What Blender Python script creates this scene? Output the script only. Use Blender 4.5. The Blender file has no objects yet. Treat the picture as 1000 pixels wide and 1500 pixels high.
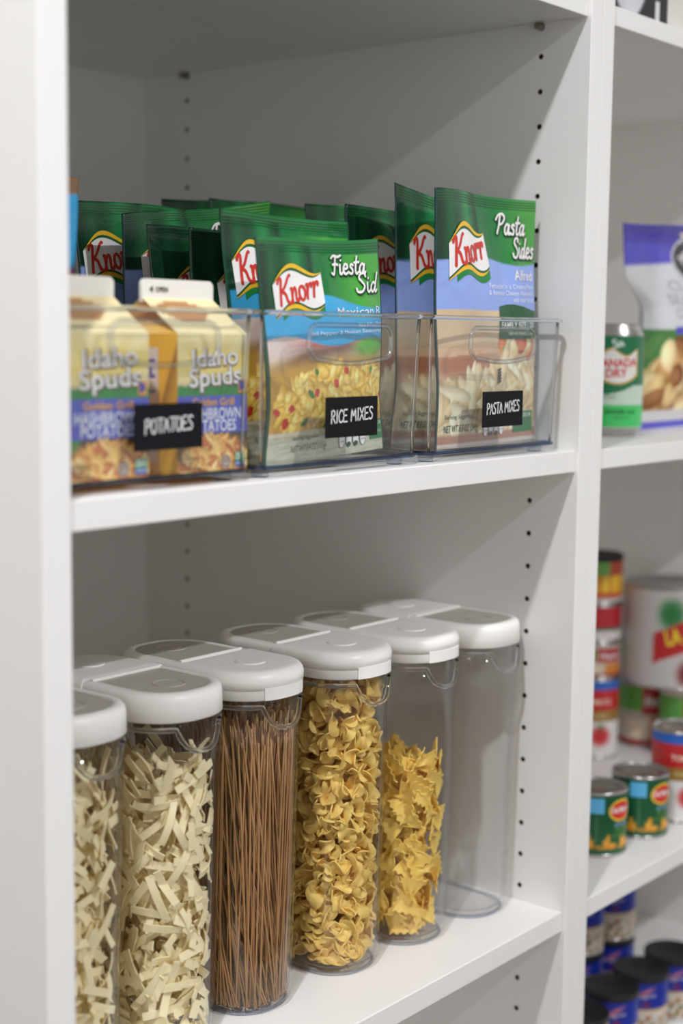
import bpy, bmesh, math, random
import numpy as np
from mathutils import Vector, Matrix

random.seed(7)
RNG = np.random.default_rng(7)
scene = bpy.context.scene
COL = scene.collection

# ------------------------------------------------------------------ camera, world, lights, exposure
CAM_POS = Vector((-1.2397, -0.7259, 1.2030))
YAW, PIT, ROLL = math.radians(50.754), math.radians(-6.634), math.radians(0.662)
fw = Vector((math.sin(YAW) * math.cos(PIT), math.cos(YAW) * math.cos(PIT), math.sin(PIT)))
rt = Vector((math.cos(YAW), -math.sin(YAW), 0))
up = rt.cross(fw)
rt2 = math.cos(ROLL) * rt + math.sin(ROLL) * up
up2 = -math.sin(ROLL) * rt + math.cos(ROLL) * up
camd = bpy.data.cameras.new('camera')
cam = bpy.data.objects.new('camera', camd)
COL.objects.link(cam)
m = Matrix.Identity(4)
for i in range(3):
    m[i][0], m[i][1], m[i][2], m[i][3] = rt2[i], up2[i], -fw[i], CAM_POS[i]
cam.matrix_world = m
camd.sensor_fit = 'VERTICAL'
camd.sensor_height = 36
camd.lens = 2220.87 / 1500 * 36
camd.clip_start = 0.05
camd.dof.use_dof = True
camd.dof.focus_distance = 1.26
camd.dof.aperture_fstop = 3.2
scene.camera = cam

world = bpy.data.worlds.new('room_light')
scene.world = world
world.use_nodes = True
bg = world.node_tree.nodes['Background']
bg.inputs[0].default_value = (1.0, 0.985, 0.965, 1)
bg.inputs[1].default_value = 0.84

scene.view_settings.view_transform = 'Standard'
scene.view_settings.look = 'None'
scene.view_settings.exposure = -0.22
scene.view_settings.gamma = 1.0
scene.view_settings.use_curve_mapping = False
scene.cycles.transparent_max_bounces = 48
scene.cycles.max_bounces = 20
scene.cycles.diffuse_bounces = 14
scene.cycles.glossy_bounces = 8
scene.cycles.sample_clamp_indirect = 4.0
scene.cycles.transmission_bounces = 10
scene.cycles.caustics_reflective = True
scene.cycles.caustics_refractive = False



# ------------------------------------------------------------------ helpers
def lin(c):
    c = np.asarray(c, float) / 255.0
    return np.where(c <= 0.04045, c / 12.92, ((c + 0.055) / 1.055) ** 2.4)


def link(o, parent=None):
    COL.objects.link(o)
    if parent is not None:
        o.parent = parent
    return o


def mesh_obj(name, verts, faces, mat, parent=None, smooth=False, cols=None, mats=None, fmat=None):
    me = bpy.data.meshes.new(name)
    me.from_pydata([tuple(map(float, v)) for v in verts], [], [tuple(int(i) for i in f) for f in faces])
    if smooth:
        me.polygons.foreach_set('use_smooth', [True] * len(me.polygons))
    if cols is not None:
        a = me.color_attributes.new('Col', 'FLOAT_COLOR', 'POINT')
        c = np.ones((len(me.vertices), 4), np.float32)
        c[:, :3] = lin(cols)
        a.data.foreach_set('color', c.ravel())
    for mm in (mats or [mat]):
        me.materials.append(mm)
    if fmat is not None:
        me.polygons.foreach_set('material_index', fmat)
    me.update()
    return link(bpy.data.objects.new(name, me), parent)


def bm_obj(name, bm, mat, parent=None, smooth=False, angle=None):
    me = bpy.data.meshes.new(name)
    bm.normal_update()
    bm.to_mesh(me)
    bm.free()
    if smooth:
        me.polygons.foreach_set('use_smooth', [True] * len(me.polygons))
        if angle:
            me.set_sharp_from_angle(angle=math.radians(angle))
    me.materials.append(mat)
    return link(bpy.data.objects.new(name, me), parent)


def add_box(bm, x0, x1, y0, y1, z0, z1, bev=0.0):
    r = bmesh.ops.create_cube(bm, size=1.0)
    vs = r['verts']
    for v in vs:
        v.co = Vector(((x0 + x1) / 2 + v.co.x * (x1 - x0), (y0 + y1) / 2 + v.co.y * (y1 - y0), (z0 + z1) / 2 + v.co.z * (z1 - z0)))
    if bev > 0:
        es = list({e for v in vs for e in v.link_edges})
        bmesh.ops.bevel(bm, geom=es, offset=bev, segments=2, affect='EDGES', profile=0.5)


def box_obj(name, dims, mat, parent=None, bev=0.0008):
    bm = bmesh.new()
    add_box(bm, *dims, bev)
    return bm_obj(name, bm, mat, parent)


def thing(name, label, cat, loc=(0, 0, 0), rot=(0, 0, 0), group=None):
    o = bpy.data.objects.new(name, None)
    o.empty_display_size = 0.02
    COL.objects.link(o)
    o.location = loc
    o.rotation_euler = rot
    tag(o, label, cat, group)
    return o


def tag(o, label=None, cat=None, group=None, kind=None):
    if label: o['label'] = label
    if cat: o['category'] = cat
    if group: o['group'] = group
    if kind: o['kind'] = kind
    return o


def dup_tree(o, parent=None):
    c = o.copy()
    COL.objects.link(c)
    c.parent = parent
    for ch in o.children:
        dup_tree(ch, c)
    return c


def rrect(hx, hy, r, inset=0.0, n=8, cx=0.0, cy=0.0):
    """rounded rectangle outline, r = radius or 4 radii (front-right, front-left ... ) anticlockwise from (+x,-y)"""
    rs = [r] * 4 if np.isscalar(r) else list(r)
    pts = []
    for (sx, sy, a0), rr in zip(((1, -1, -90), (1, 1, 0), (-1, 1, 90), (-1, -1, 180)), rs):
        rr = min(rr, hx, hy)
        ccx, ccy = sx * (hx - rr), sy * (hy - rr)
        rad = rr - inset
        for k in range(n + 1):
            a = math.radians(a0 + 90 * k / n)
            if rad >= 0:
                pts.append((cx + ccx + rad * math.cos(a), cy + ccy + rad * math.sin(a)))
            else:
                pts.append((cx + ccx + sx * rad, cy + ccy + sy * rad))
    return pts


def loft(rings, cap0=True, cap1=True, closed=True):
    """rings: list of lists of (x,y,z) with equal counts -> verts, faces"""
    n = len(rings[0])
    V = [p for r in rings for p in r]
    F = []
    for i in range(len(rings) - 1):
        for k in range(n if closed else n - 1):
            k2 = (k + 1) % n
            F.append((i * n + k, i * n + k2, (i + 1) * n + k2, (i + 1) * n + k))
    if cap0: F.append(tuple(range(n - 1, -1, -1)))
    if cap1: F.append(tuple((len(rings) - 1) * n + k for k in range(n)))
    return V, F


def tube(path, r, n=8, closed=True):
    P = np.asarray(path, float)
    m_ = len(P)
    V, F = [], []
    prev = None
    for i in range(m_):
        a = P[(i - 1) % m_] if closed or i > 0 else P[i]
        b = P[(i + 1) % m_] if closed or i < m_ - 1 else P[i]
        t = b - a
        t = t / (np.linalg.norm(t) + 1e-12)
        ref = np.array([0, 0, 1.0]) if abs(t[2]) < 0.9 else np.array([1.0, 0, 0])
        if prev is not None:
            s = prev - t * prev.dot(t)
            if np.linalg.norm(s) < 1e-6: s = np.cross(t, ref)
        else:
            s = np.cross(t, ref)
        s /= np.linalg.norm(s)
        prev = s
        u = np.cross(t, s)
        rr = r[i] if not np.isscalar(r) else r
        for k in range(n):
            an = 2 * math.pi * k / n
            V.append(P[i] + rr * (math.cos(an) * s + math.sin(an) * u))
    for i in range(m_ if closed else m_ - 1):
        j = (i + 1) % m_
        for k in range(n):
            k2 = (k + 1) % n
            F.append((i * n + k, i * n + k2, j * n + k2, j * n + k))
    if not closed:
        F.append(tuple(range(n - 1, -1, -1)))
        F.append(tuple((m_ - 1) * n + k for k in range(n)))
    return V, F


def sheet(G, th):
    """closed solid from a grid of points (a, b, 3), thickness th"""
    G = np.asarray(G, float)
    a, b, _ = G.shape
    du = np.gradient(G, axis=0)
    dv = np.gradient(G, axis=1)
    N = np.cross(du, dv)
    N /= (np.linalg.norm(N, axis=2, keepdims=True) + 1e-12)
    V = np.concatenate([(G + N * th / 2).reshape(-1, 3), (G - N * th / 2).reshape(-1, 3)])
    F = []
    o = a * b
    for i in range(a - 1):
        for j in range(b - 1):
            q = (i * b + j, (i + 1) * b + j, (i + 1) * b + j + 1, i * b + j + 1)
            F.append(q)
            F.append(tuple(o + k for k in q[::-1]))
    rim = [i * b for i in range(a)] + [(a - 1) * b + j for j in range(1, b)] + [i * b + b - 1 for i in range(a - 2, -1, -1)] + [j for j in range(b - 2, 0, -1)]
    for k in range(len(rim)):
        p, q = rim[k], rim[(k + 1) % len(rim)]
        F.append((q, p, o + p, o + q))
    return V, F


# ------------------------------------------------------------------ materials
def new_mat(name):
    mt = bpy.data.materials.new(name)
    mt.use_nodes = True
    nt = mt.node_tree
    return mt, nt, nt.nodes['Principled BSDF']


def plain(name, rgb, rough=0.5, metal=0.0, noise=0.0, nscale=60, bump=0.0, bscale=200, sub=0.0, spec=0.5, trans=0.0, ior=1.45):
    mt, nt, b = new_mat(name)
    c = (*lin(rgb), 1)
    b.inputs['Base Color'].default_value = c
    b.inputs['Roughness'].default_value = rough
    b.inputs['Metallic'].default_value = metal
    b.inputs['Specular IOR Level'].default_value = spec
    b.inputs['Transmission Weight'].default_value = trans
    b.inputs['IOR'].default_value = ior
    if sub:
        b.inputs['Subsurface Weight'].default_value = sub
        b.inputs['Subsurface Radius'].default_value = (0.004, 0.003, 0.002)
        b.inputs['Subsurface Scale'].default_value = 0.5
    tc = nt.nodes.new('ShaderNodeTexCoord')
    if noise:
        n = nt.nodes.new('ShaderNodeTexNoise')
        n.inputs['Scale'].default_value = nscale
        n.inputs['Detail'].default_value = 5
        nt.links.new(tc.outputs['Object'], n.inputs['Vector'])
        mx = nt.nodes.new('ShaderNodeMix')
        mx.data_type = 'RGBA'
        lo = lin(np.clip(np.asarray(rgb, float) * (1 - noise), 0, 255))
        hi = lin(np.clip(np.asarray(rgb, float) * (1 + noise), 0, 255))
        mx.inputs['A'].default_value = (*lo, 1)
        mx.inputs['B'].default_value = (*hi, 1)
        nt.links.new(n.outputs['Fac'], mx.inputs['Factor'])
        nt.links.new(mx.outputs['Result'], b.inputs['Base Color'])
    if bump:
        n2 = nt.nodes.new('ShaderNodeTexNoise')
        n2.inputs['Scale'].default_value = bscale
        n2.inputs['Detail'].default_value = 4
        nt.links.new(tc.outputs['Object'], n2.inputs['Vector'])
        bp = nt.nodes.new('ShaderNodeBump')
        bp.inputs['Strength'].default_value = bump
        bp.inputs['Distance'].default_value = 0.001
        nt.links.new(n2.outputs['Fac'], bp.inputs['Height'])
        nt.links.new(bp.outputs['Normal'], b.inputs['Normal'])
    return mt


def printed(name, rough=0.45, bump=0.0, bscale=60, metal=0.0, coat=0.0):
    """ink colours kept in the mesh colour attribute, on paper / film / tin"""
    mt, nt, b = new_mat(name)
    a = nt.nodes.new('ShaderNodeVertexColor')
    a.layer_name = 'Col'
    nt.links.new(a.outputs['Color'], b.inputs['Base Color'])
    b.inputs['Roughness'].default_value = rough
    b.inputs['Metallic'].default_value = metal
    b.inputs['Coat Weight'].default_value = coat
    b.inputs['Coat Roughness'].default_value = 0.15
    if bump:
        tc = nt.nodes.new('ShaderNodeTexCoord')
        n2 = nt.nodes.new('ShaderNodeTexNoise')
        n2.inputs['Scale'].default_value = bscale
        n2.inputs['Detail'].default_value = 3
        n2.inputs['Distortion'].default_value = 1.2
        nt.links.new(tc.outputs['Object'], n2.inputs['Vector'])
        bp = nt.nodes.new('ShaderNodeBump')
        bp.inputs['Strength'].default_value = bump
        bp.inputs['Distance'].default_value = 0.004
        nt.links.new(n2.outputs['Fac'], bp.inputs['Height'])
        nt.links.new(bp.outputs['Normal'], b.inputs['Normal'])
    return mt


def clear_plastic(name, tint, edge, ior=1.45, rough=0.03):
    """thin clear plastic: Fresnel reflection over tinted transparency, tint deepens where the wall is seen edge-on"""
    mt = bpy.data.materials.new(name)
    mt.use_nodes = True
    nt = mt.node_tree
    nt.nodes.clear()
    out = nt.nodes.new('ShaderNodeOutputMaterial')
    mix = nt.nodes.new('ShaderNodeMixShader')
    # Schlick reflectance, the same from both sides of the thin wall
    f0 = ((ior - 1) / (ior + 1)) ** 2
    lf = nt.nodes.new('ShaderNodeLayerWeight')
    lf.inputs['Blend'].default_value = 0.5
    pw = nt.nodes.new('ShaderNodeMath')
    pw.operation = 'POWER'
    pw.inputs[1].default_value = 5.0
    nt.links.new(lf.outputs['Facing'], pw.inputs[0])
    fr = nt.nodes.new('ShaderNodeMath')
    fr.operation = 'MULTIPLY_ADD'
    fr.inputs[1].default_value = 1 - f0
    fr.inputs[2].default_value = f0
    nt.links.new(pw.outputs[0], fr.inputs[0])
    tr = nt.nodes.new('ShaderNodeBsdfTransparent')
    gl = nt.nodes.new('ShaderNodeBsdfGlossy')
    gl.inputs['Roughness'].default_value = rough
    lw = nt.nodes.new('ShaderNodeLayerWeight')
    lw.inputs['Blend'].default_value = 0.25
    mx = nt.nodes.new('ShaderNodeMix')
    mx.data_type = 'RGBA'
    mx.inputs['A'].default_value = (*tint, 1)
    mx.inputs['B'].default_value = (*edge, 1)
    nt.links.new(lw.outputs['Facing'], mx.inputs['Factor'])
    nt.links.new(mx.outputs['Result'], tr.inputs['Color'])
    nt.links.new(fr.outputs[0], mix.inputs[0])
    nt.links.new(tr.outputs[0], mix.inputs[1])
    nt.links.new(gl.outputs[0], mix.inputs[2])
    nt.links.new(mix.outputs[0], out.inputs[0])
    return mt


M = {}
M['melamine'] = plain('white_melamine', (240, 239, 237), 0.42, noise=0.012, nscale=9, bump=0.03, bscale=500)
M['hole'] = plain('raw_particleboard', (92, 72, 50), 0.9, noise=0.3, nscale=900)
M['nickel'] = plain('nickel_pin', (150, 145, 138), 0.35, metal=1.0, noise=0.05)
M['wall'] = plain('painted_wall', (222, 220, 214), 0.7, noise=0.02, nscale=20, bump=0.05, bscale=300)
M['floor'] = plain('wood_floor', (78, 62, 48), 0.5, noise=0.2, nscale=6, bump=0.05, bscale=60)
M['lid'] = plain('lid_white_plastic', (247, 245, 241), 0.35, sub=0.15, noise=0.006, nscale=40)
M['lid_panel'] = plain('lid_grey_panel', (186, 181, 172), 0.42, noise=0.01, nscale=60)
M['jar'] = clear_plastic('jar_clear_plastic', (0.997, 0.997, 0.997), (0.90, 0.90, 0.90), 1.42)
M['bin'] = clear_plastic('bin_clear_acrylic', (0.992, 0.994, 0.996), (0.84, 0.88, 0.92), 1.45)
M['rim'] = plain('thick_clear_rim', (246, 248, 250), 0.04, trans=1.0, ior=1.46)
M['handle'] = clear_plastic('moulded_clear_handle', (0.98, 0.985, 0.99), (0.62, 0.68, 0.78), 2.5, 0.06)
M['blue_edge'] = clear_plastic('blue_tinted_edge', (0.40, 0.52, 0.72), (0.14, 0.22, 0.40), 1.5, 0.06)
M['foot'] = clear_plastic('clear_foot', (0.86, 0.89, 0.93), (0.62, 0.68, 0.78), 1.45, 0.05)
M['label'] = plain('chalkboard_label', (20, 21, 26), 0.6, noise=0.08, nscale=90, spec=0.15)
M['chalk'] = plain('chalk_ink', (236, 238, 240), 0.8, noise=0.02)
M['bag'] = printed('printed_foil_pouch', 0.24, 0.36, 34)
M['ink'] = printed('printed_ink_on_film', 0.32, 0.0)
M['carton'] = printed('printed_carton', 0.5, 0.0)
M['tin_print'] = printed('printed_can_label', 0.35, 0.0)
M['tin'] = plain('tinplate', (190, 188, 186), 0.28, metal=1.0, noise=0.03, nscale=30)
M['black_lid'] = plain('black_plastic_lid', (34, 34, 36), 0.5, noise=0.05)
M['noodle'] = plain('cream_noodle', (246, 232, 190), 0.6, noise=0.05, nscale=70, sub=0.2)
M['egg'] = plain('egg_noodle_yellow', (240, 204, 116), 0.55, noise=0.10, nscale=60, sub=0.2)
M['farfalle'] = plain('farfalle_yellow', (242, 202, 104), 0.55, noise=0.10, nscale=60, sub=0.2)
M['wheat'] = plain('wholewheat_brown', (178, 136, 90), 0.5, noise=0.2, nscale=30)
M['paper'] = printed('printed_paper', 0.55)
M['lamp'] = None

# ------------------------------------------------------------------ setting
Z_TOP, Z_MID, Z_LOW, Z_BOT = 1.4937, 1.0983, 0.6486, 0.235   # top shelf underside, then shelf tops
DEPTH, ST = 0.5865, 0.0205
XL = -0.6177                                                  # inside face of left end panel
XR0, XR1 = 0.042, 0.042 + 0.6177

tag(box_obj('floor', (-3.6, 2.6, -3.6, 0.62, -0.05, 0.0), M['floor'], bev=0), kind='structure')
tag(box_obj('ceiling', (-3.6, 2.6, -3.6, 0.62, 2.46, 2.5), M['wall'], bev=0), kind='structure')
tag(box_obj('wall_back', (-3.6, 2.6, 0.606, 0.66, 0.0, 2.46), M['wall'], bev=0), kind='structure')


def ceiling_lamp(x, y, label, power):
    t = thing('ceiling_lamp', label, 'lamp', (x, y, 2.46), group='ceiling lamps')
    V, F = loft([[(px, py, 0.0) for px, py in rrect(.105, .105, .105)], [(px, py, -.012) for px, py in rrect(.105, .105, .105, .004)], [(px, py, -.012) for px, py in rrect(.105, .105, .105, .018)], [(px, py, -.004) for px, py in rrect(.105, .105, .105, .02)]], True, True)
    mesh_obj('trim_ring', V, F, M['wall'], t)
    ld = bpy.data.lights.new('lamp_light', 'AREA')
    ld.shape = 'DISK'
    ld.size = 0.075
    ld.energy = power
    ld.color = (0.95, 0.96, 1.0)
    lo = bpy.data.objects.new('lamp_light', ld)
    COL.objects.link(lo)
    lo.parent = t
    lo.location = (0, 0, -0.016)
    return t


ceiling_lamp(-1.30, -0.45, 'round ceiling lamp above the left end of the shelves', 27.0)
ceiling_lamp(-0.25, -1.75, 'round ceiling lamp out in the room facing the shelves', 44.0)

# --- shelving: one unit = side panels, back panel, shelves, pins
unit = thing('shelf_unit', 'white shelf unit holding clear bins and tall pasta jars', 'shelf unit', (0, 0, 0))
box_obj('side_panel', (XL - 0.0235, XL, 0, 0.60, 0, 2.3), M['melamine'], unit)

HOLE_Y, HOLE_R = (0.0531, 0.5179), 0.0026
bm = bmesh.new()
add_box(bm, 0, 0.0207, 0, 0.60, 0, 2.3, 0.0008)
panel = bm_obj('side_panel', bm, M['melamine'], unit)
bm = bmesh.new()
for y in HOLE_Y:
    k = -12
    while k < 36:
        z = 1.4634 - 0.032 * k
        r = bmesh.ops.create_cone(bm, cap_ends=True, segments=14, radius1=HOLE_R, radius2=HOLE_R, depth=0.02)
        bmesh.ops.transform(bm, matrix=Matrix.Translation((0.0, y, z)) @ Matrix.Rotation(math.pi / 2, 4, 'Y'), verts=r['verts'])
        k += 1
cut = bm_obj('cutter', bm, M['hole'])
md = panel.modifiers.new('holes', 'BOOLEAN')
md.object = cut
md.operation = 'DIFFERENCE'
md.solver = 'EXACT'
md.material_mode = 'TRANSFER'
dg = bpy.context.evaluated_depsgraph_get()
pm = bpy.data.meshes.new_from_object(panel.evaluated_get(dg))
panel.modifiers.clear()
panel.data = pm
bpy.data.objects.remove(cut)

box_obj('back_panel', (XL, 0, DEPTH, 0.598, 0, 2.3), M['melamine'], unit, 0)
for z1 in (Z_TOP + 0.0190, Z_MID, Z_LOW, Z_BOT, 1.95):
    box_obj('shelf', (XL + 0.0004, -0.0004, 0.0038, DEPTH - 0.0004, z1 - ST + (0.0015 if z1 > 1.4 else 0), z1), M['melamine'], unit, 0.0009)


def pin(y, z, unit_, x=-0.0002):
    bm = bmesh.new()
    r = bmesh.ops.create_cone(bm, cap_ends=True, segments=16, radius1=0.0035, radius2=0.003, depth=0.009)
    bmesh.ops.transform(bm, matrix=Matrix.Translation((x - 0.0045, y, z - 0.0036)) @ Matrix.Rotation(-math.pi / 2, 4, 'Y'), verts=r['verts'])
    return bm_obj('shelf_pin', bm, M['nickel'], unit_, True, 40)


pin(HOLE_Y[0], Z_TOP, unit)
pin(HOLE_Y[1], Z_TOP, unit)

unit2 = thing('shelf_unit', 'white shelf unit on the right holding food cans', 'shelf unit', (0, 0, 0))
box_obj('side_panel', (0.0213, XR0, 0, 0.60, 0, 2.3), M['melamine'], unit2)
box_obj('side_panel', (XR1, XR1 + 0.021, 0, 0.60, 0, 2.3), M['melamine'], unit2)
box_obj('back_panel', (XR0, XR1, DEPTH, 0.598, 0, 2.3), M['melamine'], unit2, 0)
ZR_MID, ZR_LOW, ZR_BOT = 1.0972, 0.6475, 0.3860
for z1 in (Z_TOP + 0.0180, ZR_MID, ZR_LOW, ZR_BOT, 1.95):
    box_obj('shelf', (XR0 + 0.0004, XR1 - 0.0004, 0.0038, DEPTH - 0.0004, z1 - 0.0195 + (0.0015 if z1 > 1.4 else 0), z1), M['melamine'], unit2, 0.0009)


# ------------------------------------------------------------------ flat print: decals laid on a surface
def catmull(P, n=6):
    P = np.asarray(P, float)
    if len(P) < 3: return P
    Q = np.vstack([2 * P[0] - P[1], P, 2 * P[-1] - P[-2]])
    out = []
    for i in range(1, len(Q) - 2):
        for t in np.linspace(0, 1, n, endpoint=False):
            a, b, c, d = Q[i - 1], Q[i], Q[i + 1], Q[i + 2]
            out.append(0.5 * (2 * b + (c - a) * t + (2 * a - 5 * b + 4 * c - d) * t * t + (3 * b - a - 3 * c + d) * t ** 3))
    out.append(P[-1])
    return np.array(out)


def ell(cx, cy, rx, ry, a0=0, a1=360, n=10):
    return [(cx + rx * math.cos(math.radians(a0 + (a1 - a0) * k / n)), cy + ry * math.sin(math.radians(a0 + (a1 - a0) * k / n))) for k in range(n + 1)]


HAND = {  # capital letters written with a chalk pen: (advance, strokes)
    'P': (.62, [[(.05, 0), (.08, 1)], [(.0, .95), (.3, 1.02), (.5, .8), (.35, .55), (.06, .48)]]),
    'O': (.66, [ell(.28, .5, .27, .5, 80, 450)]),
    'T': (.62, [[(0, 1), (.6, .98)], [(.31, 1), (.27, 0)]]),
    'A': (.64, [[(0, 0), (.28, 1)], [(.28, 1), (.55, 0)], [(.1, .38), (.48, .36)]]),
    'E': (.58, [[(.46, 1), (.02, .98)], [(.03, 1), (0, 0)], [(0, .02), (.48, .02)], [(0, .52), (.4, .53)]]),
    'S': (.58, [[(.48, .88), (.28, 1), (.06, .82), (.2, .58), (.42, .38), (.38, .08), (.15, 0), (0, .12)]]),
    'R': (.64, [[(.05, 0), (.08, 1)], [(.0, .95), (.32, 1.02), (.48, .78), (.32, .55), (.06, .5)], [(.2, .52), (.54, 0)]]),
    'I': (.34, [[(.12, 1), (.11, 0)]]),
    'C': (.6, [[(.48, .88), (.28, 1), (.02, .6), (.08, .15), (.3, 0), (.52, .14)]]),
    'M': (.80, [[(0, 0), (.08, 1)], [(.08, 1), (.32, .35)], [(.32, .35), (.56, 1)], [(.56, 1), (.64, 0)]]),
    'X': (.66, [[(0, 1), (.52, 0)], [(.52, 1), (0, 0)]]),
    ' ': (.42, []),
}
SCRIPT = {  # brush lettering
    'K': (.80, [[(.22, 1.0), (.26, .9), (.16, .5), (.06, 0)], [(.92, 1.02), (.8, 1.0), (.5, .68), (.22, .48)], [(.24, .5), (.45, .38), (.55, .1), (.72, .0), (.86, .12)], [(.0, .82), (.12, .98), (.26, .98)]]),
    'n': (.58, [[(.04, .52), (.12, .5), (.06, 0)], [(.08, .2), (.22, .46), (.36, .52), (.40, .38), (.36, .08), (.46, .0), (.56, .12)]]),
    'o': (.52, [ell(.24, .26, .2, .26, 70, 440)]),
    'r': (.48, [[(.02, .5), (.12, .52), (.06, 0)], [(.08, .22), (.2, .46), (.32, .54), (.42, .5), (.38, .4)]]),
    'F': (.62, [[(.34, .9), (.3, .4), (.22, 0), (.06, .06)], [(.02, .84), (.2, .98), (.5, .92), (.72, 1.0)], [(.14, .5), (.34, .54), (.52, .5)]]),
    'P': (.66, [[(.30, .95), (.24, .4), (.10, 0)], [(.0, .7), (.16, .95), (.46, 1.02), (.64, .82), (.5, .55), (.26, .46)]]),
    'S': (.62, [[(.56, .82), (.5, 1.0), (.3, .98), (.2, .76), (.36, .55), (.5, .32), (.36, .04), (.12, .02), (.04, .2)]]),
    'i': (.24, [[(.06, .5), (.06, .1), (.14, .0), (.24, .1)], [(.10, .72), (.12, .74)]]),
    'e': (.42, [[(.06, .26), (.3, .32), (.28, .5), (.12, .5), (.05, .2), (.18, .0), (.4, .12)]]),
    's': (.38, [[(.3, .46), (.18, .52), (.1, .4), (.26, .22), (.22, .02), (.04, .04)]]),
    't': (.34, [[(.18, .92), (.1, .2), (.18, .0), (.32, .1)], [(.0, .6), (.34, .62)]]),
    'a': (.48, [[(.36, .44), (.2, .52), (.06, .3), (.1, .02), (.24, .06), (.36, .4)], [(.38, .5), (.34, .1), (.4, .0), (.48, .1)]]),
    'd': (.50, [[(.34, .42), (.2, .5), (.06, .28), (.1, .02), (.24, .06), (.36, .36)], [(.44, 1.0), (.34, .2), (.38, .0), (.48, .1)]]),
    ' ': (.4, []),
}
_font_cache = {}


def font_mesh(text, bold=0.0):
    key = (text, bold)
    if key not in _font_cache:
        cu = bpy.data.curves.new('tmp', 'FONT')
        cu.body = text
        cu.size = 1.0
        cu.offset = bold
        cu.resolution_u = 3
        ob = bpy.data.objects.new('tmp', cu)
        COL.objects.link(ob)
        d = bpy.context.evaluated_depsgraph_get()
        me = bpy.data.meshes.new_from_object(ob.evaluated_get(d))
        V = np.array([v.co[:2] for v in me.vertices]).reshape(-1, 2)
        F = [tuple(p.vertices) for p in me.polygons]
        bpy.data.objects.remove(ob)
        bpy.data.meshes.remove(me)
        bpy.data.curves.remove(cu)
        _font_cache[key] = (V, F)
    return _font_cache[key]


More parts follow.
